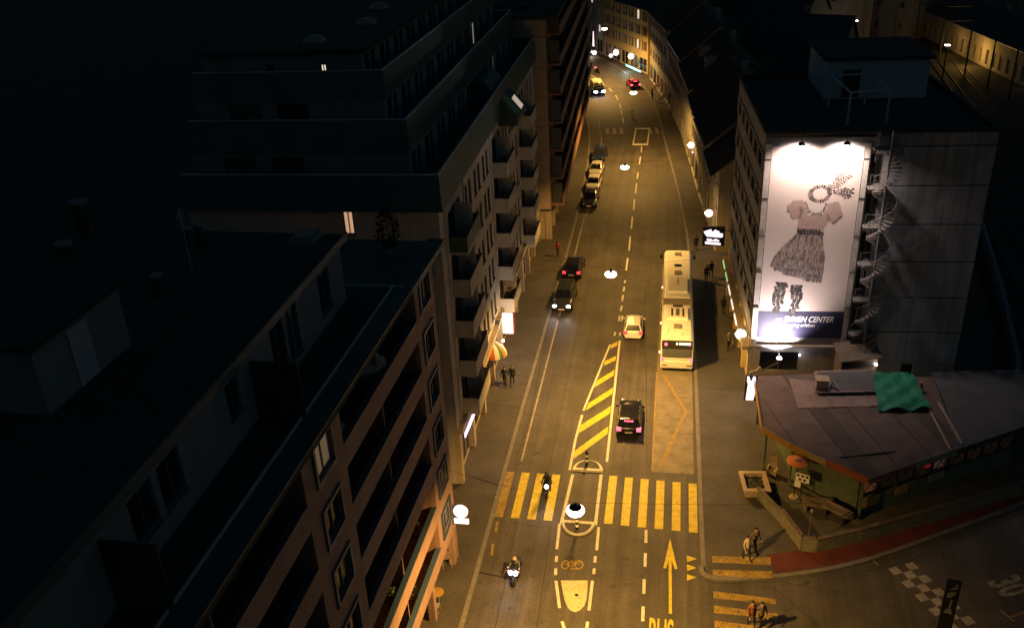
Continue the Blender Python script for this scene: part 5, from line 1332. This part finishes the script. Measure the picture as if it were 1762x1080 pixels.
    if rails:
        for sgn in (-1, 1): MB().tube([(xr0 + .1, sgn * rw * .92, H + .03), (xr0 + .2, sgn * rw * .92, H + .07), (xr1 - .25, sgn * rw * .92, H + .06), (xr1 - .15, sgn * rw * .92, H + .01)], .02, 6).build('roof_rail', M_chrome, t)
    if head:
        for sgn in (-1, 1):
            hl = light('headlight_beam', 'SPOT', (X(1) + .05, sgn * hw * .68, zl), head, (.9, .88, 1.0), t, None, .08, 70, .9)
            hl.rotation_euler = (Vector((math.cos(R(-14)), 0, math.sin(R(-14))))).to_track_quat('-Z', 'Y').to_euler()
    return t
car('black hatchback with red brake lights glowing, driving away in the middle lane', (-2.54, 56.25), 90.5, 4.25, 1.78, 1.47, M_bpaint, 'hatch', tail=2)
car('white hatchback behind which the hatched area ends, beside the bus', (-2.96, 70.6), 90.5, 3.7, 1.62, 1.42, M_wpaint, 'hatch', tail=1)
car('black estate with lit headlights and roof rails at the left kerb', (-9.55, 75.75), -91, 4.75, 1.86, 1.52, M_dgpaint, 'estate', head=70, rails=True)
car('dark car with one red tail light just behind the black estate', (-9.45, 82.9), 89, 4.4, 1.80, 1.50, M_bpaint, 'hatch', tail=1)
pk = 'cars parked on the left up the street'
car('dark grey saloon, nearest of the four parked cars', (-9.62, 102.9), -91, 4.5, 1.80, 1.45, M_dgpaint, 'sedan', group=pk)
car('white saloon parked right behind the dark grey one', (-9.72, 108.6), -91, 4.4, 1.76, 1.45, M_wpaint, 'sedan', group=pk)
car('white saloon parked third in the row, before the blue car', (-9.85, 114.2), -92, 4.4, 1.76, 1.45, M_gpaint, 'sedan', group=pk)
car('dark blue car, farthest of the four parked cars', (-10.0, 120.6), -93, 4.4, 1.80, 1.48, M_bluepaint, 'hatch', group=pk)
car('white-roofed van with bright headlights coming round the far bend', (-13.5, 159.2), -77, 5.2, 1.95, 2.0, M_dgpaint, 'van', head=70, name='van', cat='van', roofm=M_wpaint)
car('red car with glowing tail lights at the far bend', (-7.6, 163.4), 106, 4.2, 1.78, 1.47, M_redpaint, 'hatch', tail=2)
# ================================================================== ARTICULATED BUS
BU = thing('articulated_bus', 'long white articulated bus standing in the concrete bus bay', 'bus', (.72, 63.95, 0), R(90.2))
bw = 1.27; bh = 2.95
def bus_body(x0, x1, name, rear=False, front=False):
    prof = [(-bw, .32), (-bw, 2.55), (-bw + .05, 2.75), (-bw + .22, bh - .03), (-.6, bh), (.6, bh), (bw - .22, bh - .03), (bw - .05, 2.75), (bw, 2.55), (bw, .32)]
    o = MB().extr(prof, 'x', x0, x1).build(name, M_bus, BU); bev(o, .05, 2); return o
rs = bus_body(0, 6.1, 'rear_section'); fs = bus_body(7.5, 17.9, 'front_section')
mb = MB()
for i in range(9):
    x = 6.12 + i * .152; mb.box(x, x + .11, -bw + .06, bw - .06, .4, bh - .06); mb.box(x + .11, x + .152, -bw + .14, bw - .14, .45, bh - .13)
mb.build('bellows', M_busg, BU)
for (x0, x1) in ((.5, 5.8), (7.8, 16.6)):
    n = max(2, int((x1 - x0) / 1.4))
    for i in range(n):
        for sgn in (-1, 1): MB().box(x0 + (x1 - x0) * i / n + .03, x0 + (x1 - x0) * (i + 1) / n - .03, sgn * bw - .012, sgn * bw + .012, 1.15, 2.35).build('side_window', M_glass, BU)
MB().box(17.88, 17.93, -1.1, 1.1, 1.0, 2.6).build('windscreen', M_glass, BU)
# rear face: dark upper panel, display, window, lamps, bumper
MB().box(-.03, -.004, -1.18, 1.18, 2.05, 2.78).build('rear_dark_panel', M_busd, BU)
MB().box(-.05, -.032, -1.05, -.15, 2.42, 2.62).build('rear_display', E_disp, BU)
MB().box(-.05, -.033, -.05, .08, 2.42, 2.62).build('rear_display_number', E_disp, BU)
MB().box(-.035, -.004, -1.15, 1.15, 1.30, 2.03).build('rear_window', mat('bus_rear_glass', (.10, .12, .12), .15, spec=.6), BU)
for y, r_, e in ((.86, .13, E_tailw), (-.98, .07, E_tailw)):
    MB().lathe([(r_, -.07), (r_, -.032)], (0, y, 2.45), 16, ax='x').build('high_tail_light', e, BU)
for y in (-1.12, 1.12): MB().box(-.06, -.005, y - .09, y + .09, .95, 1.25).build('tail_light', E_tailw, BU)
MB().box(-.09, -.006, -1.2, 1.2, .36, .92).build('rear_bumper', M_bus, BU)
for y in (-.95, .95):
    for k in range(3): MB().box(-.11, -.092, y - .2 + k * .14, y - .10 + k * .14, .55, .65).build('bumper_lamp', M_busd, BU)
MB().box(-.105, -.092, -.26, .26, .52, .64).build('number_plate', M_whitep, BU)
# roof equipment
def hatch(x, y, lx, ly, h, m=M_bus, nm='roof_hatch'): return bev(MB().box(x - lx / 2, x + lx / 2, y - ly / 2, y + ly / 2, bh + .003, bh + h).build(nm, m, BU), .03, 2)
hatch(2.0, 0, .7, .6, .12, M_busg); hatch(.8, 0, .25, .7, .08); hatch(1.2, .75, .7, .1, .07); 
ac = hatch(4.2, 0, 2.0, 1.7, .22, M_bus, 'air_conditioner')
for k in range(4): MB().box(3.65 + k * .32, 3.87 + k * .32, -.14, .14, bh + .222, bh + .25).build('fan', M_busd, ac)
for sgn in (-1, 1): MB().box(3.5, 4.9, sgn * .45 - .07, sgn * .45 + .07, bh + .222, bh + .245).build('grille', M_busd, ac)
hatch(5.6, 0, .5, .8, .10, M_busd)
ac2 = hatch(9.9, 0, 3.2, 1.7, .22, M_bus, 'air_conditioner')
MB().box(9.6, 11.0, -.03, .03, bh + .222, bh + .25).build('seam', M_busd, ac2)
hatch(12.6, 0, .7, .6, .12, M_busg); hatch(14.2, 0, .3, .65, .12, M_busd); hatch(16.9, 0, .6, .6, .10, M_busg)
for x in (3.0, 9.3, 15.4):
    for sgn in (-1, 1):
        wv = obj('wheel', tyre, BU, (x, sgn * (bw - .12), .47)); wv.scale = (1.45, 1.3, 1.45); obj('rim', rimm, wv)
for sgn in (-1, 1):
    m_ = MB().tube([(17.85, sgn * 1.2, 2.6), (18.05, sgn * 1.5, 2.65), (18.05, sgn * 1.55, 2.3)], .03, 6).build('mirror_arm', M_black, BU)
    MB().box(17.98, 18.1, sgn * 1.55 - .1, sgn * 1.55 + .1, 2.0, 2.4).build('mirror', M_black, BU)
for x, z in ((.3, 1.35), (6.0, 1.0), (13.2, 1.0)): MB().sph((x, bw + .04, z + .2), .11, 10, 8).build('side_marker', E_mark, BU, smooth=True)
# ================================================================== PEOPLE
def rem(mb, mats, zones, vox):
    me = mb.mesh('tmp', M_skin)
    o = bpy.data.objects.new('tmp', me); col.objects.link(o)
    md = o.modifiers.new('r', 'REMESH'); md.mode = 'VOXEL'; md.voxel_size = vox
    md2 = o.modifiers.new('s', 'SMOOTH'); md2.factor = .5; md2.iterations = 3
    dg = bpy.context.evaluated_depsgraph_get(); out = bpy.data.meshes.new_from_object(o.evaluated_get(dg))
    bpy.data.objects.remove(o)
    out.materials.clear()
    for m in mats: out.materials.append(m)
    segs = [(Vector(a), Vector(b), r, z) for (a, b, r, z) in zones]
    for p in out.polygons:
        c = p.center; best = None
        for a, b, r, z in segs:
            d = b - a; t = max(0, min(1, (c - a).dot(d) / max(d.length_squared, 1e-6))); q = (c - a - d * t).length / r
            if best is None or q < best[0]: best = (q, z)
        p.material_index = best[1]; p.use_smooth = True
    return out
def person(label, loc, rot, pose, top, legs, z=.12, group=None, hair=M_hair, scale=1.0, helmet=None, bag=None):
    if pose == 'sit':
        hip, sh, nk, hd = (0, .16, .84), (0, -.10, 1.30), (0, -.15, 1.40), (0, -.22, 1.54)
        arms = [((s_ * .20, -.08, 1.28), (s_ * .30, -.30, 1.08), (s_ * .31, -.55, 1.03)) for s_ in (-1, 1)]
        lg = [((s_ * .10, .12, .82), (s_ * .24, -.30, .74), (s_ * .22, -.12, .34), (s_ * .22, -.30, .30)) for s_ in (-1, 1)]
    else:
        k = 1 if pose == 'walk' else -1 if pose == 'walk2' else 0
        hip, sh, nk, hd = (0, 0, .95), (0, .0, 1.40), (0, .0, 1.49), (0, -.02, 1.63)
        arms = [((s_ * .19, 0, 1.39), (s_ * .25, .06 + s_ * k * .10, 1.12), (s_ * .25, -.03 + s_ * k * .18, .88)) for s_ in (-1, 1)]
        lg = [((s_ * .09, 0, .92), (s_ * .10, -.03 - s_ * k * .16, .50), (s_ * .10, .02 - s_ * k * .26, .09 + (.04 if s_ * k < 0 else 0)), (s_ * .11, -.13 - s_ * k * .26, .04)) for s_ in (-1, 1)]
    mb = MB(); zn = []
    def seg(a, b, r0, r1, z_): mb.tube([a, b], [r0, r1], 10); mb.sph(a, r0, 10, 6); mb.sph(b, r1, 10, 6); zn.append((a, b, max(r0, r1), z_))
    seg(hip, tuple((Vector(hip) * .5 + Vector(sh) * .5)), .145, .140, 1); seg(tuple((Vector(hip) * .5 + Vector(sh) * .5)), sh, .145, .155, 1)
    seg((-.13, sh[1], sh[2]), (.13, sh[1], sh[2]), .085, .085, 1)
    seg(nk, hd, .055, .07, 0); mb.sph(hd, .105, 14, 10, sq=(.82, .98, 1.18)); zn.append((hd, hd, .11, 0))
    mb.sph((hd[0], hd[1] - .105, hd[2] - .01), .02, 6, 5)                     # nose
    for s_ in (-1, 1): mb.sph((s_ * .088, hd[1] + .01, hd[2]), .022, 6, 5)     # ears
    for (a, b, c) in arms:
        seg(a, b, .062, .048, 1); seg(b, c, .046, .034, 1)
        h = Vector(c) + (Vector(c) - Vector(b)).normalized() * .06; seg(c, tuple(h), .036, .034, 0)
    for (a, b, c, d) in lg:
        seg(a, b, .095, .062, 2); seg(b, c, .06, .042, 2); seg(c, d, .045, .042, 3)
    me = rem(mb, [M_skin, top, legs, M_shoe], zn, .024)
    # fingers: five unequal, slightly bent, rooted in each palm
    fb = MB()
    for (a, b, c) in arms:
        dv = (Vector(c) - Vector(b)).normalized(); h = Vector(c) + dv * .07; sd_ = dv.cross(Vector((1, 0, 0)) if pose != 'sit' else Vector((0, 0, 1))).normalized(); ot = dv.cross(sd_)
        for i, ln in enumerate((.06, .075, .08, .07)):
            r0 = h + sd_ * ((i - 1.5) * .019); fb.tube([tuple(r0), tuple(r0 + dv * ln * .55), tuple(r0 + dv * ln + ot * .02)], [.010, .009, .007], 5)
        r0 = Vector(c) + dv * .03 + sd_ * .03; fb.tube([tuple(r0), tuple(r0 + sd_ * .03 + dv * .02), tuple(r0 + sd_ * .04 + dv * .055)], [.011, .010, .008], 5)
    bm = bmesh.new(); bm.from_mesh(me); fm2 = fb.mesh('f', M_skin); bm.from_mesh(fm2); bm.to_mesh(me); bm.free()
    o = obj('person', me, None, (loc[0], loc[1], z), R(rot), label, 'person', group); o.scale = (scale,) * 3
    if helmet:
        MB().sph((hd[0], hd[1] + .01, hd[2] + .03), .15, 14, 10, sq=(.9, 1.05, 1.0)).build('helmet', helmet, o, smooth=True)
        MB().box(-.10, .10, hd[1] - .155, hd[1] - .12, hd[2] - .03, hd[2] + .06).build('visor', M_glass, o)
    else:
        hm = MB(); hm.sph((hd[0], hd[1] + .022, hd[2] + .03), .115, 14, 10, sq=(.84, .95, 1.1)); hm.build('hair', hair, o, smooth=True)
        ey = MB()
        for s_ in (-1, 1): ey.sph((s_ * .035, hd[1] - .095, hd[2] + .01), .012, 6, 5)
        ey.build('eyes', M_black, o)
        MB().box(-.025, .025, hd[1] - .100, hd[1] - .09, hd[2] - .062, hd[2] - .052).build('mouth', mat('lips', (.3, .1, .09), .6), o)
    if bag: MB().box(.16, .26, -.05, .17, .78, 1.08).build('bag', bag, o)
    return o
M_jblk = mat('black_jacket', (.012, .012, .014), .8); M_jgrey = mat('grey_jacket', (.10, .09, .075), .85); M_jred = mat('red_top', (.22, .03, .025), .8); M_jtan = mat('tan_jacket', (.22, .13, .06), .85)
M_jwht = mat('pale_shirt', (.42, .36, .28), .85); M_tdark = mat('dark_trousers', (.012, .013, .018), .85); M_tjean = mat('jeans', (.03, .04, .07), .85); M_jorg = mat('rust_jacket', (.22, .085, .03), .85)
def pp(px, py): v = G(px, py, .12); return (v.x, v.y)
gp = 'pedestrians'
person('person in a black jacket, left of the pair by the striped awning', pp(869, 664), 0, 'walk', M_jblk, M_tdark, group=gp)
person('person all in black, right of the pair by the striped awning', pp(882, 662), 5, 'walk2', M_jblk, M_tdark, group=gp)
person('person in a red top on the left pavement beside the dark parked cars', pp(960, 442), 170, 'walk', M_jred, M_tjean, group=gp)
person('person in dark clothes on the right pavement in front of the bus', pp(1197, 432), 180, 'stand', M_jblk, M_tdark, group=gp)
person('person in black, left of two waiting beside the bus front', pp(1215, 485), 200, 'stand', M_jblk, M_tdark, group=gp)
person('person in black, right of two waiting beside the bus front', pp(1223, 477), 190, 'walk', M_jblk, M_tjean, group=gp)
person('person in grey by the globe lamp on the poster building', pp(1253, 602), 10, 'walk2', M_jgrey, M_tdark, group=gp)
person('person in dark clothes by the shop doors behind the globe lamp', pp(1244, 540), 150, 'stand', M_jblk, M_tdark, group=gp)
person('person in a pale shirt with a shoulder bag stepping onto the side crossing', pp(1284, 962), 30, 'walk', M_jwht, M_tdark, group=gp, bag=M_tanw)
person('person in a grey jacket walking behind the one in the pale shirt', pp(1298, 948), 40, 'walk2', M_jgrey, M_tdark, group=gp)
q = G(1292, 1076); person('person in a rust jacket on the side crossing, left of the pair', (q.x, q.y), 20, 'walk', M_jorg, M_tdark, 0.0, gp)
q = G(1308, 1078); person('person in a grey jacket on the side crossing, right of the pair', (q.x, q.y), 20, 'walk2', M_jgrey, M_tdark, 0.0, gp)
person('person standing under the awnings at the far bend', pp(1122, 172), 120, 'stand', M_jblk, M_tdark, group=gp)
# ================================================================== MOTORCYCLES
def motorcycle(label, rlabel, loc, rot, paint, top, energy=60, twin=False):
    t = thing('motorcycle', label, 'motorcycle', (loc[0], loc[1], 0), R(rot))
    for y in (-.68, .68):
        wv = MB().lathe([(.20, -.05), (.29, -.06), (.31, 0), (.29, .06), (.20, .05)], (0, y, .31), 20, ax='x').build('wheel', M_rubber, t, smooth=True)
        MB().lathe([(.04, -.04), (.20, -.02), (.20, .02), (.04, .04)], (0, y, .31), 14, ax='x').build('rim', M_rim, wv)
    MB().sph((0, -.12, .80), .22, 12, 8, sq=(.75, 1.35, .75)).build('tank', paint, t, smooth=True)
    MB().tube([(0, -.05, .78), (0, .25, .80), (0, .75, .88)], [.12, .15, .10], 10).build('seat', M_black, t, smooth=True)
    MB().box(-.16, .16, -.25, .25, .28, .62).build('engine', M_steeld, t)
    for s_ in (-1, 1):
        MB().tube([(s_ * .09, -.68, .31), (s_ * .09, -.48, .95)], .03, 6).build('fork', M_chrome, t)
        MB().tube([(s_ * .08, -.50, 1.0), (s_ * .22, -.48, 1.04), (s_ * .36, -.42, 1.02)], .02, 6).build('handlebar', M_steeld, t)
        mr = MB().tube([(s_ * .26, -.48, 1.04), (s_ * .32, -.52, 1.2)], .01, 5).build('mirror_stalk', M_black, t); MB().sph((s_ * .34, -.52, 1.22), .055, 8, 6).build('mirror', M_chrome, mr)
        MB().tube([(s_ * .15, .2, .35), (s_ * .16, .8, .42)], .05, 8).build('exhaust', M_chrome, t)
    MB().sph((0, -.55, .98), .20, 10, 8, sq=(1.0, .7, 1.1)).build('fairing', paint, t, smooth=True)
    MB().tube([(0, -.68, .66), (0, -.5, .62)], .1, 8).build('front_mudguard', paint, t)
    for x in ((-.14, .14) if twin else (0,)):
        MB().sph((x, -.69, .96), .13, 12, 8).build('headlight', E_head, t, smooth=True)
    MB().box(-.08, .08, .80, .84, .78, .86).build('tail_light', mat('tail_lens', (.25, .01, .01), .3), t)
    hl = light('headlight_beam', 'SPOT', (0, -.84, .96), energy, (.92, .86, 1), t, None, .06, 80, .9)
    hl.rotation_euler = Vector((0, -1, -.25)).to_track_quat('-Z', 'Y').to_euler()
    person(rlabel, loc, rot, 'sit', top, M_tdark, 0.0, helmet=M_bpaint if top == M_jblk else mat('tan_helmet', (.35, .28, .2), .3))
q = G(942, 846); motorcycle('dark motorcycle with its headlight on, crossing the zebra', 'rider in black with a dark helmet on the zebra crossing', (q.x, q.y), 4, M_bpaint, M_jblk)
q = G(889, 993); motorcycle('motorcycle with twin headlights below the zebra crossing', 'rider in dark grey with a pale helmet on the twin-headlight motorcycle', (q.x, q.y), -4, M_dgpaint, M_jgrey, 80, True)
q = G(1028, 126)
t = thing('scooter', 'far scooter with a red tail light at the bend', 'scooter', (q.x, q.y, 0), R(30))
for y in (-.6, .6): MB().lathe([(.12, -.05), (.25, -.05), (.25, .05), (.12, .05)], (0, y, .25), 14, ax='x').build('wheel', M_rubber, t)
MB().tube([(0, -.55, .3), (0, -.5, .9), (0, -.45, 1.0)], [.12, .14, .06], 8).build('front_shield', M_bpaint, t)
MB().tube([(0, -.3, .3), (0, .1, .5), (0, .7, .75)], [.14, .2, .16], 8).build('scooter_body', M_bpaint, t)
MB().sph((0, .86, .85), .2, 10, 8).build('tail_light', E_tailw, t, smooth=True)
# ================================================================== CORNER FURNITURE
P = thing('planter', 'square pale concrete planter on the corner pavement', 'planter', (5.75, 49.1, .118), R(6))
pb = MB(); o_, i_, h = .82, .60, .62
rg = lambda s_, z: [(-s_, -s_ * 1.25, z), (s_, -s_ * 1.25, z), (s_, s_ * 1.25, z), (-s_, s_ * 1.25, z)]
pb.add(rg(.70, .08) + rg(.80, h) + rg(.60, h) + rg(.58, h - .2), [(i, (i + 1) % 4, 4 + (i + 1) % 4, 4 + i) for i in range(4)] + [(4 + i, 4 + (i + 1) % 4, 8 + (i + 1) % 4, 8 + i) for i in range(4)] + [(8 + i, 8 + (i + 1) % 4, 12 + (i + 1) % 4, 12 + i) for i in range(4)])
pb.build('planter_body', M_stone, P)
MB().face(rg(.59, h - .17)).build('soil', M_soil, P)
for sx in (-1, 1):
    for sy in (-1, 1): MB().box(sx * .5 - .12, sx * .5 + .12, sy * .7 - .12, sy * .7 + .12, 0, .078).build('planter_foot', M_stone, P)
for k, (a0_, a1_) in enumerate([((-.86, -1.06), (.86, -.78)), ((-.86, .78), (.86, 1.06)), ((-.86, -.775), (-.60, .775)), ((.60, -.775), (.86, .775))]):
    MB().box(a0_[0], a1_[0], a0_[1], a1_[1], h + .002, h + .07).build('rim_board', M_tanw, P)
lf = MB()
for k in range(90):
    x, y = random.uniform(-.5, .5), random.uniform(-.68, .68); a = random.uniform(0, 2 * PI); l_ = random.uniform(.06, .14)
    lf.face([(x, y, h - .16), (x + l_ * math.cos(a), y + l_ * math.sin(a), h - .10), (x + l_ * 1.5 * math.cos(a + .4), y + l_ * 1.5 * math.sin(a + .4), h - .05), (x + .04, y + .03, h - .10)])
lf.build('small_plants', M_leaf, P, kind='stuff')
# tall pale seat beside the planter
t = thing('tall_chair', 'tall pale throne-like chair beside the planter', 'chair', (7.0, 50.7, .12), R(-15))
MB().box(-.28, .28, -.3, .3, 0, .5).build('seat', M_tanw, t); MB().extr([(-.28, .5), (.28, .5), (.2, 1.5), (-.2, 1.5)], 'y', .2, .32).build('backrest', M_tanw, t)
for s_ in (-1, 1): MB().box(s_ * .28 - .05, s_ * .28 + .05, -.28, .198, .502, .75).build('armrest', M_tanw, t)
# orange disc sign, dotted board, loungers
p = G(1373, 790, 3.1)
t = thing('parasol', 'small bright orange round parasol at the pavilion corner', 'parasol', (p.x, p.y, .25))
d_ = MB().lathe([(.66, 2.70), (.67, 2.74), (.45, 2.86), (.2, 2.95), (.02, 2.98)], n=24).build('canopy', M_orange, t)
MB().prism([(-.2, -.3), (.12, -.34), (.3, -.12), (.12, .1), (-.1, -.05)], 2.955, 2.96).build('canopy_print', M_brownp, d_)
MB().tube([(0, .0, 0), (0, .0, 2.75)], .03, 8).build('pole', M_black, t); MB().lathe([(.3, 0), (.26, .06)], n=16).build('foot', M_stone, t)
p = G(1381, 822, 2.0)
t = thing('dotted_board', 'white board with black dots and a small plate beneath it', 'sign', (p.x, p.y, .25), R(-22))
MB().box(-.42, .42, -.02, .02, 1.45, 2.05).build('board', M_whitep, t)
for i, (x, z) in enumerate([(-.28, 1.9), (0.0, 1.9), (.28, 1.9), (-.14, 1.62), (.14, 1.62)]): MB().lathe([(.09, -.008), (.09, 0)], (x, -.022, z), 14, ax='y').build('dot', M_blackp, t)
MB().box(-.45, -.08, -.02, .02, 1.0, 1.4).build('small_plate', M_whitep, t)
MB().tube([(0, .04, 0), (0, .04, 2.0)], .03, 6).build('post', M_black, t)
p = G(1440, 882, .7)
t = thing('tilted_table', 'pinkish table top tilted on end on the terrace', 'table', (p.x, p.y, .25), R(-38))
o = MB().box(-.85, .85, -.4, .4, .70, .76).build('table_top', M_kroofl, t)
for x in (-.6, .6): MB().box(x - .04, x + .04, -.3, .3, 0, .698).build('leg', M_steeld, t)
p = G(1408, 868, .5)
t = thing('slatted_bench', 'slatted grey-green bench on the terrace', 'bench', (p.x, p.y, .25), R(4))
for k in range(5): MB().box(-.95, .95, -.45 + k * .19, -.31 + k * .19, .44, .49).build('slat', M_wood, t)
for x in (-.8, .8): MB().box(x - .05, x + .05, -.42, .42, 0, .438).build('leg', M_wood, t)
# thin pole with a cable at the terrace wall
p = G(1378, 925); t = thing('terrace_post', 'thin post rising from the tip of the terrace wall', 'post', (8.45, 43.9, .12))
MB().tube([(0, 0, 0), (0, .02, 2.6)], .03, 6).build('pole', M_wood, t); MB().box(-.06, .06, -.06, .06, 2.6, 2.75).build('finial', M_tanw, t)
# side-street banner pylon
p = G(1620, 1100)
t = thing('pylon_sign', 'dark upright banner sign with pale vertical lettering at the bottom right edge', 'sign', (p.x, p.y, 0), R(-6))
MB().box(-.34, .34, -.06, .06, .5, 4.0).build('panel', M_black, t)
MB().tube([(-.3, 0, 0), (-.3, 0, 4.1)], .05, 8).build('post', M_steeld, t)
for zc, pts in ((3.6, [(-.1, -.2), (.22, -.05), (.2, .2), (.05, .28), (.12, .05), (-.12, -.1)]), (3.1, [(-.22, -.15), (-.05, -.2), (.2, .1), (.1, .25), (-.2, .1)]), (2.5, [(-.05, -.3), (.06, -.3), (.1, .3), (0, .3)]), (2.0, [(-.2, -.1), (.2, -.15), (.1, .2), (-.15, .15)])):
    MB().face([(x, -.066, zc + z) for x, z in pts]).build('pale_lettering', mat('dim_letter', (.22, .21, .18), .6), t)
# cafe table and folded easel under the salmon house
p = G(752, 1018, .85)
t = thing('cafe_table', 'small round yellow cafe table at the foot of the salmon house', 'table', (p.x, p.y, .118))
MB().lathe([(.36, .72), (.38, .735), (.36, .75)], n=24).build('table_top', M_kyel, t); MB().tube([(0, 0, 0), (0, 0, .72)], .03, 8).build('stem', M_steeld, t); MB().lathe([(.25, 0), (.22, .03)], n=16).build('base', M_steeld, t)
p = G(751, 1044, .3)
t = thing('cafe_chair', 'thin metal cafe chair in front of the yellow table', 'chair', (p.x, p.y - .15, .118))
for sx in (-1, 1):
    for sy in (-1, 1): MB().tube([(sx * .2, sy * .2, 0), (sx * .19, sy * .18, .45)], .014, 5).build('leg', M_steel, t)
MB().box(-.21, .21, -.2, .2, .452, .475).build('seat', M_steel, t); MB().tube([(-.2, .2, .47), (-.19, .24, .85), (.19, .24, .85), (.2, .2, .47)], .014, 5).build('backrest', M_steel, t)
p = G(770, 978, .1)
t = thing('sandwich_board', 'thin-legged easel board leaning at the corner of the salmon house', 'easel', (p.x - .1, p.y + .3, .118), R(20))
for sx in (-1, 1): MB().tube([(sx * .25, -.3, 0), (sx * .22, 0, 1.2)], .022, 5).build('leg', M_steel, t)
MB().tube([(0, .35, 0), (0, 0, 1.2)], .02, 5).build('back_leg', M_steel, t); MB().box(-.26, .26, -.16, -.13, .55, 1.15).build('board', M_kroofl, t)
# parked bicycles
def bicycle(label, x, y, rot):
    t = thing('bicycle', label, 'bicycle', (x, y, .118), R(rot), 'bicycles parked on the pavement')
    for dx in (-.52, .52):
        MB().tube([(dx + .33 * math.cos(2 * PI * k / 20), 0, .34 + .33 * math.sin(2 * PI * k / 20)) for k in range(21)], .018, 5, caps=False).build('wheel', M_rubber, t)
    MB().tube([(-.52, 0, .34), (-.12, 0, .34), (.38, 0, .78), (-.18, 0, .78), (-.12, 0, .34)], .018, 5).build('frame', M_dgpaint, t)
    MB().tube([(.52, 0, .34), (.36, 0, .92)], .016, 5).build('fork', M_steel, t)
    MB().tube([(.30, -.25, .98), (.36, 0, .93), (.30, .25, .98)], .014, 5).build('handlebar', M_steel, t)
    MB().box(-.32, -.06, -.07, .07, .86, .91).build('saddle', M_black, t); MB().tube([(-.18, 0, .78), (-.19, 0, .87)], .014, 5).build('seat_post', M_steel, t)
for lb, px, py, r_ in [('bicycle leaning by the stone-panelled end wall, nearer of two', 944, 396, 40), ('bicycle by the stone-panelled end wall, farther of two', 951, 386, 55)]:
    q = G(px, py, .12); bicycle(lb, q.x, q.y, r_)
# awnings at the far bend
for i, (px, py, m, lb) in enumerate([(1132, 148, M_jred, 'red shop awning at the far bend'), (1145, 165, M_kroofl, 'pale shop awning beside the red one')]):
    p = G(px, py, 2.8)
    t = thing('shop_awning', lb, 'awning', (p.x + .6, p.y, 2.6), R(-100))
    MB().add([(-2, 0, .5), (2, 0, .5), (2, -1.3, 0), (-2, -1.3, 0), (2, -1.3, -.2), (-2, -1.3, -.2)], [(0, 1, 2, 3), (3, 2, 4, 5)]).build('awning_cloth', m, t)
    for s_ in (-1, 1): MB().tube([(s_ * 1.9, 0, .1), (s_ * 1.9, -1.28, -.05)], .03, 6).build('awning_arm', M_steeld, t)
# plants, parasol and clutter on the balconies
def plant(label, w, r, h, group, nl=90, ls=.10):
    t = thing('potted_plant', label, 'plant', tuple(w), 0, group)
    MB().lathe([(.13, 0), (.17, .28), (.15, .28)], n=10).build('pot', mat('terracotta', (.34, .15, .09), .8), t)
    mb = MB()
    for k in range(nl):
        a, b = random.uniform(0, 2 * PI), random.uniform(-1.1, 1.4); rr = r * random.uniform(.4, 1)
        c = Vector((rr * math.cos(a) * math.cos(b), rr * math.sin(a) * math.cos(b), .3 + h * .5 + h * .5 * math.sin(b)))
        u = Vector((random.uniform(-1, 1), random.uniform(-1, 1), random.uniform(-1, 1))).normalized() * ls; v = u.cross(Vector((.3, .5, .8))).normalized() * ls * .5
        mb.face([tuple(c - u), tuple(c + v), tuple(c + u), tuple(c - v)])
    mb.build('foliage', M_leaf, t); MB().tube([(0, 0, .25), (0, 0, .3 + h * .5)], .02, 5).build('stem', M_wood, t)
rA = R(89.4)
def Aw(x, y, z): return (-12.15 + x * math.cos(rA) - y * math.sin(rA), 8 + x * math.sin(rA) + y * math.cos(rA), z)
for k in range(6):
    for i, xx in enumerate((20.3, 23.0, 25.8, 28.6, 12.2, 14.6)):
        if random.random() < .62:
            plant('leafy pot plant, %s in the %s half of the %s loggia' % (['nearest', 'second', 'third', 'farthest', 'nearer', 'farther'][i], 'far' if i < 4 else 'near', ['lowest', 'second lowest', 'third lowest', 'third highest', 'second highest', 'topmost'][k]), Aw(xx + random.uniform(-.5, .5), random.uniform(.55, 1.1), ptop[k] - .995), random.uniform(.3, .5), random.uniform(.8, 1.3), 'plants in the loggias of the salmon house')
t = thing('parasol', 'folded pale parasol and table cloth shape in the top loggia of the salmon house', 'parasol', Aw(24.6, 1.0, ptop[5] - .995))
MB().tube([(0, 0, 0), (0, 0, 2.0)], .02, 6).build('pole', M_steel, t); MB().lathe([(1.0, 1.35), (.5, 1.7), (.03, 1.95)], n=10).build('canopy', mat('parasol_cloth', (.25, .26, .25), .9), t)
t = thing('balcony_table', 'pale garden table in the top loggia near the lit window of the salmon house', 'table', Aw(20.2, .9, ptop[5] - .995))
MB().box(-.5, .5, -.35, .35, .95, .99).build('table_top', M_whitep, t)
for sx in (-1, 1): MB().box(sx * .45 - .03, sx * .45 + .03, -.3, .3, 0, .948).build('leg', M_steel, t)
rB = R(91.2)
def Bw(x, y, z): return (-13.15 + x * math.cos(rB) - y * math.sin(rB), 47.7 + x * math.sin(rB) + y * math.cos(rB), z)
for k in range(5):
    for i, (a, b) in enumerate(bal[:2]):
        plant('bushy pot plant on the %s balcony of the %s cream balcony column' % (['lowest', 'second lowest', 'middle', 'second highest', 'highest'][k], ['nearer', 'farther'][i]), Bw(a + random.uniform(.6, 3.2), -.6, fl[k] + (.0 if i == 0 else -.35) + .003), .4, random.uniform(.7, 1.2), 'plants on the balconies of the cream block')
plant('tall dark potted shrub on the flat roof end of the salmon house', Aw(31.2, 1.6, 20.17), .62, 2.0, None, 520, .13)
